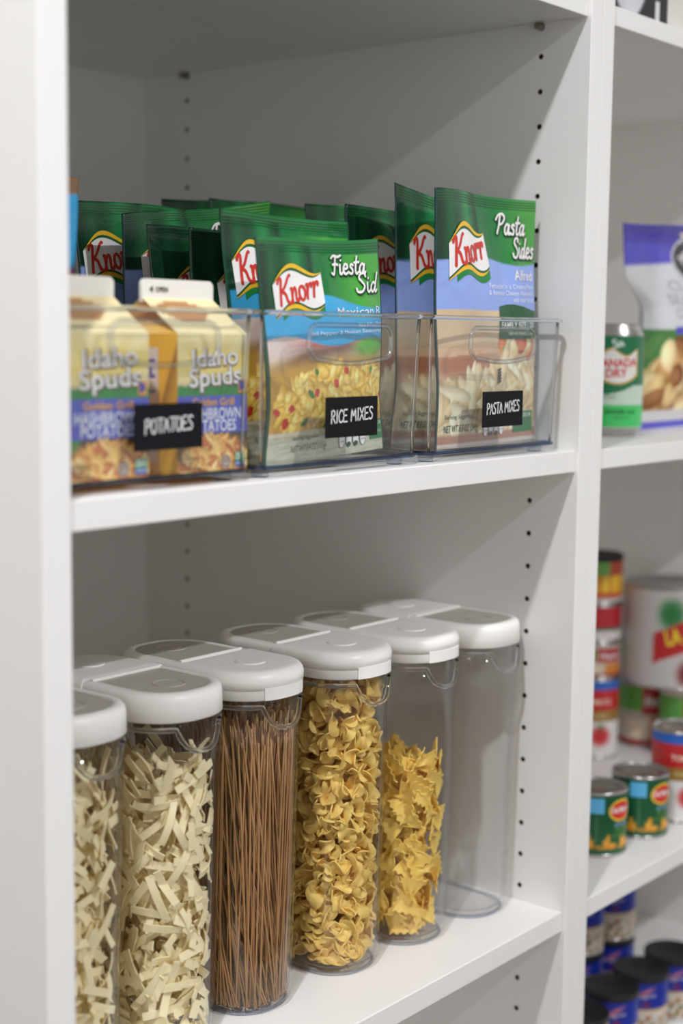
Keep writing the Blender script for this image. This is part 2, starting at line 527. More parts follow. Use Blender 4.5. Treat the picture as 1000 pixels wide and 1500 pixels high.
class Decal:
    """collects flat inked shapes in the plane of a printed face; build() lays them on the face"""

    def __init__(self):
        self.parts = {}
        self.name = None

    def part(self, name):
        """what follows belongs to the print part of this name"""
        self.name = name

    def _add(self, V, F, col, layer):
        V = np.asarray(V, float)
        if not len(V): return
        p = self.parts.setdefault(self.name, dict(V=[], F=[], C=[], L=[], n=0))
        p['V'].append(V)
        p['F'] += [tuple(i + p['n'] for i in f) for f in F]
        p['C'].append(np.tile(np.asarray(col, float), (len(V), 1)))
        p['L'].append(np.full(len(V), float(layer)))
        p['n'] += len(V)

    def text(self, s, x, y, size, col, layer=1, bold=0.0, shear=0.0, width=None, align='L', rot=0.0, sy=1.0):
        V, F = font_mesh(s, bold)
        if not len(V): return
        V = V.copy()
        V[:, 1] *= sy
        V[:, 0] += shear * V[:, 1]
        w = V[:, 0].max() - V[:, 0].min()
        V[:, 0] -= V[:, 0].min()
        V = V * size
        if width:
            V[:, 0] *= width / (w * size)
            w = width / size
        if align == 'C': V[:, 0] -= w * size / 2
        if align == 'R': V[:, 0] -= w * size
        c, s_ = math.cos(rot), math.sin(rot)
        V = V @ np.array([[c, s_], [-s_, c]])
        self._add(V + [x, y], F, col, layer)

    def strokes(self, s, font, x, y, size, pen, col, layer=1, shear=0.0, rot=0.0, width=None, calli=0.0, dx=0.0, dy=0.0):
        cx, items = 0.0, []
        for ch in s:
            adv, st = font[ch]
            for p in st:
                items.append(catmull(np.asarray(p) + [cx, 0], 5 if len(p) > 2 else 1))
            cx += adv
        k = (width / (cx * size)) if width else 1.0
        c, s_ = math.cos(rot), math.sin(rot)
        for P in items:
            P = P.copy()
            P[:, 0] += shear * P[:, 1]
            P = P * [size * k, size]
            P = P @ np.array([[c, s_], [-s_, c]]) + [x + dx, y + dy]
            self.line(P, pen, col, layer, calli)

    def line(self, P, pen, col, layer=1, calli=0.0):
        P = np.asarray(P, float)
        T = np.gradient(P, axis=0)
        T /= np.linalg.norm(T, axis=1, keepdims=True) + 1e-12
        N = np.stack([-T[:, 1], T[:, 0]], 1)
        pen_dir = np.array([math.cos(0.7), math.sin(0.7)])
        hw = 0.5 * pen * ((1 - calli) + calli * np.abs(N @ pen_dir) * 1.3)
        # round-ish caps
        P2 = np.vstack([P[0] - T[0] * hw[0] * .8, P, P[-1] + T[-1] * hw[-1] * .8])
        N2 = np.vstack([N[0], N, N[-1]])
        h2 = np.concatenate([[hw[0] * .35], hw, [hw[-1] * .35]])
        V = np.concatenate([P2 + N2 * h2[:, None], P2 - N2 * h2[:, None]])
        n = len(P2)
        self._add(V, [(i, n + i, n + i + 1, i + 1) for i in range(n - 1)], col, layer)

    def band(self, xs, lo, hi, col, layer=1):
        xs, lo, hi = map(lambda a: np.asarray(a, float), (xs, lo, hi))
        m_ = 5
        V = [np.stack([xs, lo + (hi - lo) * k / (m_ - 1)], 1) for k in range(m_)]
        n = len(xs)
        self._add(np.concatenate(V), [(r * n + i, r * n + i + 1, (r + 1) * n + i + 1, (r + 1) * n + i) for r in range(m_ - 1) for i in range(n - 1)], col, layer)

    def rect(self, x0, x1, y0, y1, col, layer=1):
        xs = np.linspace(x0, x1, 9)
        self.band(xs, xs * 0 + y0, xs * 0 + y1, col, layer)

    def ellipse(self, cx, cy, rx, ry, col, layer=1, n=24, rot=0.0):
        a = np.linspace(0, 2 * math.pi, n, endpoint=False)
        P = np.stack([rx * np.cos(a), ry * np.sin(a)], 1)
        c, s_ = math.cos(rot), math.sin(rot)
        P = P @ np.array([[c, s_], [-s_, c]])
        V = np.vstack([P * .5, P]) + [cx, cy]
        F = [tuple(range(n))] + [(i, n + i, n + (i + 1) % n, (i + 1) % n) for i in range(n)]
        self._add(V, F, col, layer)

    def ring(self, cx, cy, rx, ry, pen, col, layer=1):
        P = np.array(ell(cx, cy, rx, ry, 0, 360, 28))
        self.line(P, pen, col, layer)

    def build(self, name, mapfn, mat, parent, step=0.00013):
        for nm, p in self.parts.items():
            V = np.concatenate(p['V'])
            W = mapfn(V[:, 0], V[:, 1], 0.00025 + np.concatenate(p['L']) * step)
            mesh_obj(nm or name, W, p['F'], mat, parent, cols=np.concatenate(p['C']))


# ---- painting printed pictures (inks only)
def smooth_noise(x, y, sc, seed):
    r = np.random.default_rng(seed)
    out = np.zeros_like(x)
    for k in range(6):
        a = r.uniform(0, 2 * math.pi)
        fq = sc * r.uniform(.6, 1.8)
        out += np.sin((x * math.cos(a) + y * math.sin(a)) * fq + r.uniform(0, 6.28))
    return out / 6


def blend(C, mask, col):
    mask = np.clip(mask, 0, 1)[:, None]
    return C * (1 - mask) + np.asarray(col, float) * mask


def grains(C, x, y, n, region, cols, ln, wd, seed, shade=40):
    """printed photo of small grains / pasta shapes, painter's order"""
    r = np.random.default_rng(seed)
    k = 0
    for _ in range(n * 6):
        if k >= n: break
        gx, gy = r.uniform(x.min(), x.max()), r.uniform(y.min(), y.max())
        if not region(gx, gy): continue
        k += 1
        a = r.uniform(0, math.pi)
        l_, w_ = ln * r.uniform(.6, 1.2), wd * r.uniform(.7, 1.2)
        sel = np.where((np.abs(x - gx) < l_) & (np.abs(y - gy) < l_))[0]
        if not len(sel): continue
        dx, dy = x[sel] - gx, y[sel] - gy
        u, v = dx * math.cos(a) + dy * math.sin(a), -dx * math.sin(a) + dy * math.cos(a)
        d = (u / l_ * 1.0) ** 2 + (v / w_) ** 2
        msk = np.clip((1 - d) * 4, 0, 1)
        col = np.asarray(cols[r.integers(len(cols))], float) + r.uniform(-12, 12)
        cc = col[None, :] + (shade * (0.5 - d) * .6 + shade * .5 * np.clip(v / w_, -1, 1))[:, None]
        C[sel] = C[sel] * (1 - msk[:, None]) + np.clip(cc, 0, 255) * msk[:, None]
    return C


def sstep(a, b, t):
    t = np.clip((t - a) / (b - a + 1e-12), 0, 1)
    return t * t * (3 - 2 * t)


# ------------------------------------------------------------------ soft food pouches
def pouch_surface(w, h, T, seed, bend=0.0, wr=1.0, peak=0.0, flare=0.0):
    r = np.random.default_rng(seed)
    ph = r.uniform(0, 6.28, 12)

    def th(x, z):
        u, v = np.clip(2 * x / w, -1, 1), np.clip(z / h, 0, 1)
        prof = sstep(0.015, 0.28, v) * (1 - sstep(0.50, 0.93, v) * 0.88) * (1 - sstep(.93, .965, v) * .9)
        return T * (1 - np.abs(u) ** 2.6) * prof + 0.0005

    def mid(x, z):
        u, v = 2 * x / w, z / h
        a = 0.0016 * wr * (np.sin(3.1 * u + 2 * v + ph[0]) * (.3 + v) + .7 * np.sin(7 * u * (1 - .3 * v) + ph[1] + 3 * v) * v ** 2 + .5 * np.sin(9 * v + 2 * u + ph[2]))
        return a + bend * v ** 2.5

    def wrk(x, z):
        u, v = 2 * x / w, z / h
        e = np.clip(1 - np.abs(u), 0, 1)
        s1 = np.sin(11 * u + 5 * v + ph[3]) * np.sin(6 * v + ph[4])
        s2 = np.sin((u * 5 + v * 17) + ph[5]) * np.clip(np.abs(u) - .35, 0, 1) * 1.6
        s3 = np.sin(19 * u + ph[6] + 2 * np.sin(4 * v)) * sstep(.62, .95, v)
        return 0.0009 * wr * (s1 * (0.4 + v * .6) + s2 + .7 * s3)

    def S(x, z, off=0.0, side=1):
        x, z = np.asarray(x, float), np.asarray(z, float)
        t = th(x, z)
        pin_ = 1 - 0.55 * th(np.zeros_like(x), z) / w + flare * (sstep(.58, .76, z / h) - .5)
        y = mid(x, z) - side * (t + wrk(x, z) * np.clip((t - .0005) / .006, 0, 1) + off)
        zz = z + peak * np.clip(z / h - .6, 0, 1) / .4 * (x / w) - 0.0015 * np.sin(5 * x / w + ph[7]) * (z / h) ** 6
        return np.stack([x * pin_, y, zz], -1)
    return S


def pouch(name, label, cat, w, h, T, seed, paint, decals, loc, rot, group=None, nx=60, nz=90, bend=0.0, wr=1.0, peak=0.0, back=(196, 196, 198), flare=0.0):
    t = thing(name, label, cat, loc, rot, group)
    S = pouch_surface(w, h, T, seed, bend, wr, peak, flare)
    xs, zs = np.linspace(-w / 2, w / 2, nx), np.linspace(0, h, nz)
    X, Z = np.meshgrid(xs, zs)
    X, Z = X.ravel(), Z.ravel()
    V1 = S(X, Z)
    V2 = S(X, Z, 0.0, -1)
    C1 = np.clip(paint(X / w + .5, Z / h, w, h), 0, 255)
    rim = (np.abs(np.abs(X) - w / 2) < 1e-9) | (Z < 1e-9) | (Z > h - 1e-9)
    C2 = np.tile(np.asarray(back, float), (len(X), 1))
    C2[rim] = C1[rim]
    q = [(j * nx + i, j * nx + i + 1, (j + 1) * nx + i + 1, (j + 1) * nx + i) for j in range(nz - 1) for i in range(nx - 1)]
    n = nx * nz
    F = q + [tuple(n + k for k in f[::-1]) for f in q]
    border = [i for i in range(nx)] + [j * nx + nx - 1 for j in range(1, nz)] + [(nz - 1) * nx + i for i in range(nx - 2, -1, -1)] + [j * nx for j in range(nz - 2, 0, -1)]
    for a, b in zip(border, border[1:] + border[:1]):
        F.append((b, a, n + a, n + b))
    mesh_obj('pouch', np.vstack([V1, V2]), F, M['bag'], t, True, np.vstack([C1, C2]))
    # crimped seal across the top: ridge shading drawn as fine darker lines on the front
    d = Decal()
    for k in range(4):
        zz = h - 0.003 - k * 0.0022
        d.line(np.stack([np.linspace(-w / 2 + .001, w / 2 - .001, 24), np.full(24, zz)], 1), 0.0007, np.array(C1[Z > .97 * h].mean(0)) * .8, 0)
    d.build('seal', lambda x, z, o: S(x, z, o), M['ink'], t)
    if decals:
        d = Decal()
        decals(d, w, h)
        d.build('lettering', lambda x, z, o: S(x, z, o), M['ink'], t)
    return t


DKG, MDG, LTG = (14, 70, 40), (20, 112, 56), (72, 168, 62)
YEL, RED, WHT = (240, 190, 40), (206, 50, 36), (240, 238, 236)


def logo_ribbon(d, w, h, x0, x1, zc, hh):
    """waving white flag with red brush lettering, yellow and green edges"""
    d.part('logo')
    xs = np.linspace(x0, x1, 22)
    t = (xs - x0) / (x1 - x0)
    wav = hh * (0.30 * t + 0.16 * np.sin(2 * math.pi * t - 0.6))
    lo, hi = zc - hh * .62 + wav, zc + hh * .22 + wav
    d.band(xs[3:], (lo - hh * .24)[3:], lo[3:] + hh * .05, (20, 130, 60), 1)
    d.band(xs, lo - hh * .10 * np.sin(math.pi * np.clip(t * 1.0 + .02, 0, 1)) - hh * .02, lo, YEL, 2)
    d.band(xs, lo - hh * .005, lo + hh * .07, (16, 92, 46), 3)
    d.band(xs, lo + hh * .05, hi, WHT, 4)
    d.band(xs, hi - hh * .01, hi + hh * .08 * np.sin(math.pi * t * .96 + .05), (16, 92, 46), 5)
    d.band(xs, hi + hh * .06 * np.sin(math.pi * t * .96 + .05), hi + hh * .17 * np.sin(math.pi * t * .96 + .05), YEL, 6)
    sl = hh * .40 / (x1 - x0)
    d.strokes('Knorr', SCRIPT, x0 + (x1 - x0) * .10, zc - hh * .40, hh * .66, hh * .088, RED, 7, shear=.16, rot=math.atan(sl) * .75, width=(x1 - x0) * .84, calli=.25)
    d.part(None)


def green_top(C, x, z, u, v, w, h, col2):
    """dark green foil with painted highlight stripes, second band colour below the wave"""
    s = np.exp(-((u - .30) / .07) ** 2) * .8 + np.exp(-((u - .12) / .04) ** 2) * .25  # soft vertical highlights put into the film colour
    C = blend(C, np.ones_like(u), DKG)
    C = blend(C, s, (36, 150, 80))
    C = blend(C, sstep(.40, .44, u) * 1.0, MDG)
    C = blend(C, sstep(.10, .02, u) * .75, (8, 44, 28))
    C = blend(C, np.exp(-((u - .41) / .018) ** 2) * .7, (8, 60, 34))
    return C


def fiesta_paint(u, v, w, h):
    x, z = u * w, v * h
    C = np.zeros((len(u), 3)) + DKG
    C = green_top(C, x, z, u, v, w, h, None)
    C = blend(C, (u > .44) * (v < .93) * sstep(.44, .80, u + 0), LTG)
    C = blend(C, sstep(.97, .975, v), (30, 120, 60))
    edge = .715 - .035 * np.cos(u * 7)
    C = blend(C, sstep(edge + .004, edge - .004, v), (62, 170, 222))
    # picture: dish of yellow rice with meat, lettuce, tomato
    pic = .555 + .02 * np.sin(u * 9) - .04 * u
    inpic = sstep(pic + .003, pic - .003, v)
    C = blend(C, inpic, (196, 172, 150))
    nz_ = smooth_noise(u, v, 22, 3)
    C = blend(C, inpic * sstep(.40, .47, v) * (u < .55), (226, 208, 200))
    meat = np.exp(-(((u - .33) / .36) ** 2 + ((v - .46 - .16 * (u - .3)) / .05) ** 2) * 1.6)
    C = blend(C, inpic * np.clip(meat * 1.3 + .2 * nz_, 0, 1) * .9, (104, 72, 58))
    C = blend(C, inpic * np.exp(-(((u - .52) / .22) ** 2 + ((v - .535) / .022) ** 2)), (206, 52, 40))
    C = blend(C, inpic * (np.exp(-(((u - .86) / .14) ** 2 + ((v - .50) / .05) ** 2) * 1.5) * 1.8).clip(0, 1), (96, 190, 66))
    bed = np.exp(-(((u - .52) / .52) ** 4 + ((v - .275) / .165) ** 4))
    C = blend(C, np.clip(bed * 2.2, 0, 1) * (v < .52), (196, 150, 60))
    reg = lambda gx, gy: ((gx / w - .55) / .50) ** 2 + ((gy / h - .27) / .155 - .25 * (gx / w - .5)) ** 2 < 1
    C = grains(C, x, z, 460, reg, [(240, 200, 96), (232, 186, 70), (246, 214, 120), (236, 192, 84)], .0072, .0036, 5, 70)
    C = grains(C, x, z, 9, reg, [(206, 62, 40), (196, 48, 36)], .0045, .0036, 6, 40)
    C = grains(C, x, z, 8, reg, [(70, 130, 56), (90, 150, 60)], .0042, .0028, 8, 40)
    C = blend(C, sstep(.135, .115, v + .05 * (u - .5) ** 2 * 4 * 0), (196, 196, 172))
    C = blend(C, sstep(.135, .12, v) * (smooth_noise(u * 1, v * 6, 26, 9) > .12) * .35, (150, 158, 132))
    C = blend(C, (np.abs(v - .135) < .008) * 1.0 * .8, (214, 214, 204))
    C = blend(C, (u < .018) + (u > .985) * 1.0, (16, 70, 44))
    return C


def nutrition(d, x, z, first):
    d.part('nutrition_marks')
    for k, s in enumerate((first, '0g', '620', '2g')):
        cx = x + k * .0092
        d.ellipse(cx, z, .0042, .0088, (30, 60, 40), 2)
        d.ellipse(cx, z, .0038, .0084, (240, 240, 236), 3)
        d.text(s, cx, z + .001, .0058 if k == 0 else .0042, (30, 30, 30), 4, align='C', bold=.01)
        if 0 < k < 3: d.ellipse(cx, z - .0062, .0026, .002, (30, 60, 40), 4)
        else: d.text('CALORIES', cx, z - .004, .0014, (60, 60, 60), 4, align='C')
    d.part('corner_tag')


def script_title(d, l1, l2, x1, z1, x2, z2, size, pen, w1, w2):
    d.part('title')
    for (col, dx, dy, ly, pn) in (((16, 60, 36), .0011, -.0011, 8, pen * 1.35), (WHT, 0, 0, 9, pen)):
        d.strokes(l1, SCRIPT, x1, z1, size, pn, col, ly, shear=.12, dx=dx, dy=dy, calli=.2, width=w1)
        d.strokes(l2, SCRIPT, x2, z2, size, pn, col, ly, shear=.12, dx=dx, dy=dy, calli=.2, width=w2)
    d.part(None)


def fiesta_decals(d, w, h, sh=0.0, title=True):
    logo_ribbon(d, w, h, -w * (.395 + sh), -w * (.02 + sh), h * .775, h * .175)
    if title: script_title(d, 'Fiesta', 'Sid', w * .06, h * .842, w * .245, h * .755, h * .088, .0021, w * .29, w * .20)
    d.text('Mexican R', w * .47, h * .645, h * .062, WHT, 3, align='R', width=w * .40)
    d.text('Rice & Pasta Blend', w * .47, h * .595, h * .026, (236, 244, 250), 3, align='R')
    d.text('Bell Pepper & Mexican Seasonings', w * .47, h * .567, h * .024, (236, 244, 250), 3, align='R', width=w * .62)
    d.part('net_weight')
    d.text('Serving Suggestion', -w * .30, h * .105, .0042, (90, 96, 84), 3)
    d.text('NET WT 5.4 OZ (153g)', -w * .30, h * .05, .0072, (120, 124, 112), 3, bold=.012, width=.043)
    nutrition(d, w * .12, h * .085, '230')
    xs = np.linspace(w * .37, w * .485, 8)
    d.band(xs, xs * 0 + h * .055, xs * 0 + h * .15, (24, 120, 60), 2)
    d.text('COOKS IN', w * .475, h * .122, .0048, (230, 240, 230), 3, align='R', bold=.01, width=w * .09)
    d.line([(w * .38, h * .09), (w * .388, h * .082), (w * .405, h * .1)], .0012, (150, 214, 120), 3)
    d.text('no artificial', w * .475, h * .085, .0034, (190, 226, 170), 3, align='R', width=w * .06)


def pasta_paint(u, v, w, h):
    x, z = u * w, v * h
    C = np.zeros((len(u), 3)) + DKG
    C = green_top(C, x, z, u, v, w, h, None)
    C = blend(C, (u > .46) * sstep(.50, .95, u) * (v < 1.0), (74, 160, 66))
    edge = .745 - .012 * np.cos(u * 8) - .012 * u
    C = blend(C, sstep(edge + .004, edge - .004, v), (148, 172, 236))
    pic = .545 - .012 * u
    inpic = sstep(pic + .002, pic - .002, v)
    nz_ = smooth_noise(u, v, 14, 13)
    C = blend(C, inpic, (214, 190, 154))
    C = blend(C, inpic * np.exp(-(((u - .55) / .14) ** 2 + ((v - .50) / .07) ** 2)) * .8, (236, 214, 172))
    C = blend(C, inpic * np.exp(-(((u - .18) / .35) ** 2 + ((v - .33) / .055) ** 2)) * (1 + .3 * nz_), (176, 112, 82))
    C = blend(C, inpic * (np.abs(v - .375 - .03 * u) < .016) * (u < .62) * .8, (226, 186, 150))
    reg0 = lambda gx, gy: abs(gx / w - .78) < .22 and abs(gy / h - .385) < .04
    C = grains(C, x, z, 40, reg0, [(224, 130, 70), (236, 220, 170), (150, 176, 80), (190, 92, 56), (240, 226, 180)], .013, .008, 21, 60)
    reg = lambda gx, gy: gy / h < .335 - .20 * abs(gx / w - .62) and gy / h > .09
    C = blend(C, inpic * ((v < .31 - .2 * np.abs(u - .62)) & (v > .09)), (216, 184, 128))
    C = grains(C, x, z, 150, reg, [(240, 220, 176), (232, 208, 156), (244, 230, 192), (226, 198, 146)], .022, .006, 22, 60)
    C = blend(C, sstep(.06, .045, v), (176, 128, 104))
    C = blend(C, sstep(.022, .015, v), (208, 196, 186))
    C = blend(C, (u < .012) * 1.0, (20, 60, 60))
    return C


def pasta_decals(d, w, h, sh=0.0):
    logo_ribbon(d, w, h, -w * (.41 + sh), -w * (.035 + sh), h * .775, h * .165)
    script_title(d, 'Pasta', 'Sides', w * .105, h * .852, w * .235, h * .757, h * .080, .0024, w * .27, w * .235)
    d.text('Alfredo'[:6], w * .455, h * .665, h * .058, WHT, 3, align='R', bold=.012, width=w * .225)
    for k, s in enumerate(('Fettuccini in a Creamy Parm', '& Romano Cheese Flavored S', 'with other Natural')):
        d.text(s, w * .46, h * (.628 - .027 * k), h * .028, (240, 242, 250), 3, align='R', width=w * (.52, .53, .26)[k])
    d.part('size_flash')
    xs = np.linspace(w * .035, w * .49, 12)
    d.band(xs, xs * 0 + h * .425, h * .552 + .003 * np.sin(xs / w * 9), (16, 88, 44), 2)
    d.text('FAMILY SIZE | 2X', w * .47, h * .470, h * .034, WHT, 3, align='R', bold=.02, width=w * .41)
    d.text('SERVES FOUR | 2 LB', w * .44, h * .440, h * .018, (220, 230, 220), 3, align='R', width=w * .30)
    d.part('stripes')
    for k in range(5): d.line([(w * .02, h * (.30 - .012 * k)), (w * .055, h * (.305 - .012 * k))], .0022, (60, 52, 46), 3)
    d.part('net_weight')
    d.text('Serving Suggestion', -w * .44, h * .118, .0055, (92, 100, 84), 3)
    d.text('NET WT 8.8 OZ (249g)', -w * .44, h * .065, .009, (70, 92, 80), 3, bold=.012, width=.050)
    nutrition(d, w * -.055, h * .075, '250')
    xs = np.linspace(w * .25, w * .465, 8)
    d.band(xs, xs * 0 + h * .04, xs * 0 + h * .125, (24, 112, 56), 2)
    d.text('COOKS IN', w * .45, h * .1, .0056, (230, 240, 230), 3, align='R', bold=.01, width=w * .15)
    d.part('net_weight')
    d.text('PER 1 CUP', w * -.07, h * .118, .004, (70, 80, 70), 3)


def small_paint(u, v, w, h):
    C = np.zeros((len(u), 3)) + (10, 52, 32)
    C = blend(C, np.exp(-((u - .45) / .12) ** 2) * .8, (24, 110, 60))
    C = blend(C, np.exp(-((u - .2) / .05) ** 2) * .3, (40, 110, 70))
    C = blend(C, sstep(.42, .40, v), (70, 60, 120))
    return C


def small_decals(d, w, h):
    logo_ribbon(d, w, h, -w * .28, w * .36, h * .735, h * .185)


def blue_paint(u, v, w, h):
    C = np.zeros((len(u), 3)) + (52, 166, 224)
    C = blend(C, sstep(.945, .95, v), (150, 112, 76))
    C = blend(C, sstep(.72, .66, v + .1 * (1 - u)), (150, 36, 44))
    C = blend(C, (np.abs(v - .52) < .012) * 1.0, (226, 190, 90))
    return C


def rad(*a): return tuple(math.radians(k) for k in a)


ZB = Z_MID + 0.0085   # inside floor of the bins
PA = 'light blue and green rice packet'
pouch('rice_packet', 'green and sky blue rice packet in front of the rice bin', 'food packet', .150, .171, .010, 11, fiesta_paint, fiesta_decals, (-.3190, .043, ZB), rad(0, -3, 1), 'seasoned rice packets', 120, 170, bend=.003, wr=1.5)
pouch('rice_packet', 'green and sky blue rice packet behind the front rice packet', 'food packet', .150, .192, .016, 12, fiesta_paint, lambda d, w, h: fiesta_decals(d, w, h, .055, False), (-.3010, .094, ZB), rad(-1, 0, -3), 'seasoned rice packets', 90, 130, bend=.004)
pouch('pasta_packet', 'tall green and periwinkle pasta packet in front of the pasta bin', 'food packet', .162, .222, .010, 13, pasta_paint, pasta_decals, (-.0975, .0375, ZB), rad(-1.5, -1.0, 0), 'creamy pasta packets', 120, 180, bend=.001, wr=1.5)
pouch('pasta_packet', 'green and periwinkle pasta packet with peaked corner behind the front pasta packet', 'food packet', .166, .214, .016, 14, pasta_paint, pasta_decals, (-.0945, .082, ZB), rad(-1, 1.0, -3), 'creamy pasta packets', 80, 110, bend=.002, peak=-.03)
pouch('pasta_packet', 'green and periwinkle pasta packet third from the front in the pasta bin', 'food packet', .166, .212, .013, 15, pasta_paint, pasta_decals, (-.1000, .126, ZB), rad(-1, 0, -3), 'creamy pasta packets', 60, 80, bend=.004)
pouch('pasta_packet', 'dark green pasta packet fourth from the front in the pasta bin', 'food packet', .166, .214, .013, 16, pasta_paint, pasta_decals, (-.1020, .174, ZB), rad(-2, 1, 2), 'creamy pasta packets', 50, 70, bend=.004)
pouch('pasta_packet', 'dark green packet top showing deep inside the pasta bin', 'food packet', .166, .226, .013, 17, pasta_paint, pasta_decals, (-.1070, .288, ZB), rad(-3, 0, 2), 'creamy pasta packets', 50, 70, bend=.004)
pouch('pasta_packet', 'rearmost dark green packet in the pasta bin', 'food packet', .166, .230, .013, 18, pasta_paint, None, (-.1060, .338, ZB), rad(-3, -1, -2), 'creamy pasta packets', 50, 70, bend=.004)
pouch('seasoning_packet', 'small dark green crimped packet beside the second rice packet', 'food packet', .112, .180, .010, 19, small_paint, small_decals, (-.3270, .127, ZB), rad(-2, 1.2, 0), 'small dark green packets', 50, 80)
pouch('seasoning_packet', 'small dark green crimped packet left of its twin above the open carton', 'food packet', .112, .181, .010, 20, small_paint, small_decals, (-.3425, .156, ZB), rad(-2, .6, 0), 'small dark green packets', 50, 80)
pouch('pasta_packet', 'crumpled dark green pasta packet behind the two small packets', 'food packet', .172, .204, .013, 21, pasta_paint, pasta_decals, (-.3035, .198, ZB), rad(-2, 2, -2), 'pasta packets behind the small packets', 70, 100, bend=.004, wr=2.0, peak=.03)
pouch('pasta_packet', 'dark green packet with broad white logo above the left carton', 'food packet', .172, .206, .013, 22, pasta_paint, lambda d, w, h: pasta_decals(d, w, h, .06), (-.3085, .248, ZB), rad(-1, 0, 1), 'pasta packets behind the small packets', 70, 100, bend=.004, wr=1.4)
pouch('snack_bag', 'blue and maroon bag with brown top at the left panel', 'food packet', .115, .208, .018, 23, blue_paint, None, (-.5440, .140, ZB), rad(-1, 0, 0), None, 40, 80)


# ------------------------------------------------------------------ clear bins
def clear_bin(x0, x1, y0, word, lab_w, label, depth=.37, ht=.1165):
    t = thing('storage_bin', label, 'bin', ((x0 + x1) / 2, y0, Z_MID), group='clear storage bins')
    hx, hy = (x1 - x0) / 2, depth / 2
    cy = hy
    n = 6
    zb, zt = .0055, .0055 + ht

    def ring(z, inset, taper=1.0):
        tp = (1 - (z - zb) / ht) * .0035 * taper
        return [(px, py + cy, z) for px, py in rrect(hx - tp, hy - tp, .012, inset, n)]
    wt = .0024
    V, F = loft([ring(zb + .0015, .003), ring(zb + .003, 0), ring(zt, 0), ring(zt, wt), ring(zb + .005, wt), ring(zb + .0042, .006)], True, True)
    mesh_obj('body', V, F, M['bin'], t, False)
    # flange round the top
    V, F = tube([(px, py + cy, zt - .0012) for px, py in rrect(hx + .0006, hy + .0006, .0125, 0, n)], .0019, 8)
    mesh_obj('rim', V, F, M['rim'], t, True)
    # heavy bottom edge that gathers a blue tint
    V, F = tube([(px, py + cy, zb + .0022) for px, py in rrect(hx - .0036, hy - .0036, .011, 0, n)], .0017, 8)
    mesh_obj('bottom_edge', V, F, M['blue_edge'], t, True)
    # upright corner ridges
    for sx, sy in ((-1, -1), (1, -1), (1, 1), (-1, 1)):
        a = np.linspace(0, 1, 8)
        px, py = sx * (hx - .0045), sy * (hy - .0045) + cy
        P = [(px - sx * .0032 * (1 - k), py - sy * .0032 * (1 - k), zb + .004 + k * (ht - .007)) for k in a]
        V, F = tube(P, .0013, 6, False)
        mesh_obj('corner_ridge', V, F, M['rim'], t, True)
        bm = bmesh.new()
        r = bmesh.ops.create_cone(bm, cap_ends=True, segments=18, radius1=.0062, radius2=.007, depth=.0056)
        bmesh.ops.translate(bm, vec=(sx * (hx - .018), sy * (hy - .018) + cy, .0028), verts=r['verts'])
        bm_obj('foot', bm, M['foot'], t, True, 40)
    # handle: moulded loop on the front wall, flat top, bowed bottom
    hw = .050
    cx = (-.0, 0)[0]
    zt_h, zb_h = .1125, .0845
    P = []
    for k in range(9): P.append((-hw + .010 + (2 * hw - .02) * k / 8, zt_h))
    for k in range(1, 6): a = math.pi / 2 - math.pi / 2 * k / 6; P.append((hw - .010 + .010 * math.cos(a), zt_h - .010 + .010 * math.sin(a)))
    P.append((hw, .0975))
    for k in range(1, 7): a = -math.pi / 2 * k / 6 * .9; P.append((hw - .012 + .012 * math.cos(a), .0965 + .010 * math.sin(a)))
    L_ = P[-1]
    bot = [(x, .0835 + .0035 * (x / .038) ** 2) for x in np.linspace(.034, -.034, 10)]
    P += bot
    half = [(-x, z) for x, z in P[9:-10]][::-1]
    P += half
    V, F = tube([(px, -.0012, pz) for px, pz in P], .0021, 8)
    mesh_obj('handle', V, F, M['handle'], t, True)
    # chalk label
    lx, lz = .003, .0425
    lb = box_obj('label', (lx - .032, lx + .032, -.0008, -.0001, lz - .0155, lz + .0155), M['label'], t, 0.0003)
    d = Decal()
    wd = {'POTATOES': .0455, 'RICE MIXES': .052, 'PASTA MIXES': .052}[word]
    d.strokes(word, HAND, lx - wd / 2, lz - .0045, .0095, .00105, (240, 242, 244), 1, shear=.06, rot=.045, width=wd)
    d.build('chalk_writing', lambda x, z, o: np.stack([x, -.0008 - o, z], -1), M['ink'], lb)
    return t


clear_bin(-.6165, -.4325, .0125, 'POTATOES', 0, 'clear acrylic bin of potato cartons with chalk label POTATOES')
clear_bin(-.4285, -.2287, .0120, 'RICE MIXES', 0, 'clear acrylic bin of rice packets with chalk label RICE MIXES')
clear_bin(-.2235, -.0165, .0100, 'PASTA MIXES', 0, 'clear acrylic bin of pasta packets with chalk label PASTA MIXES')


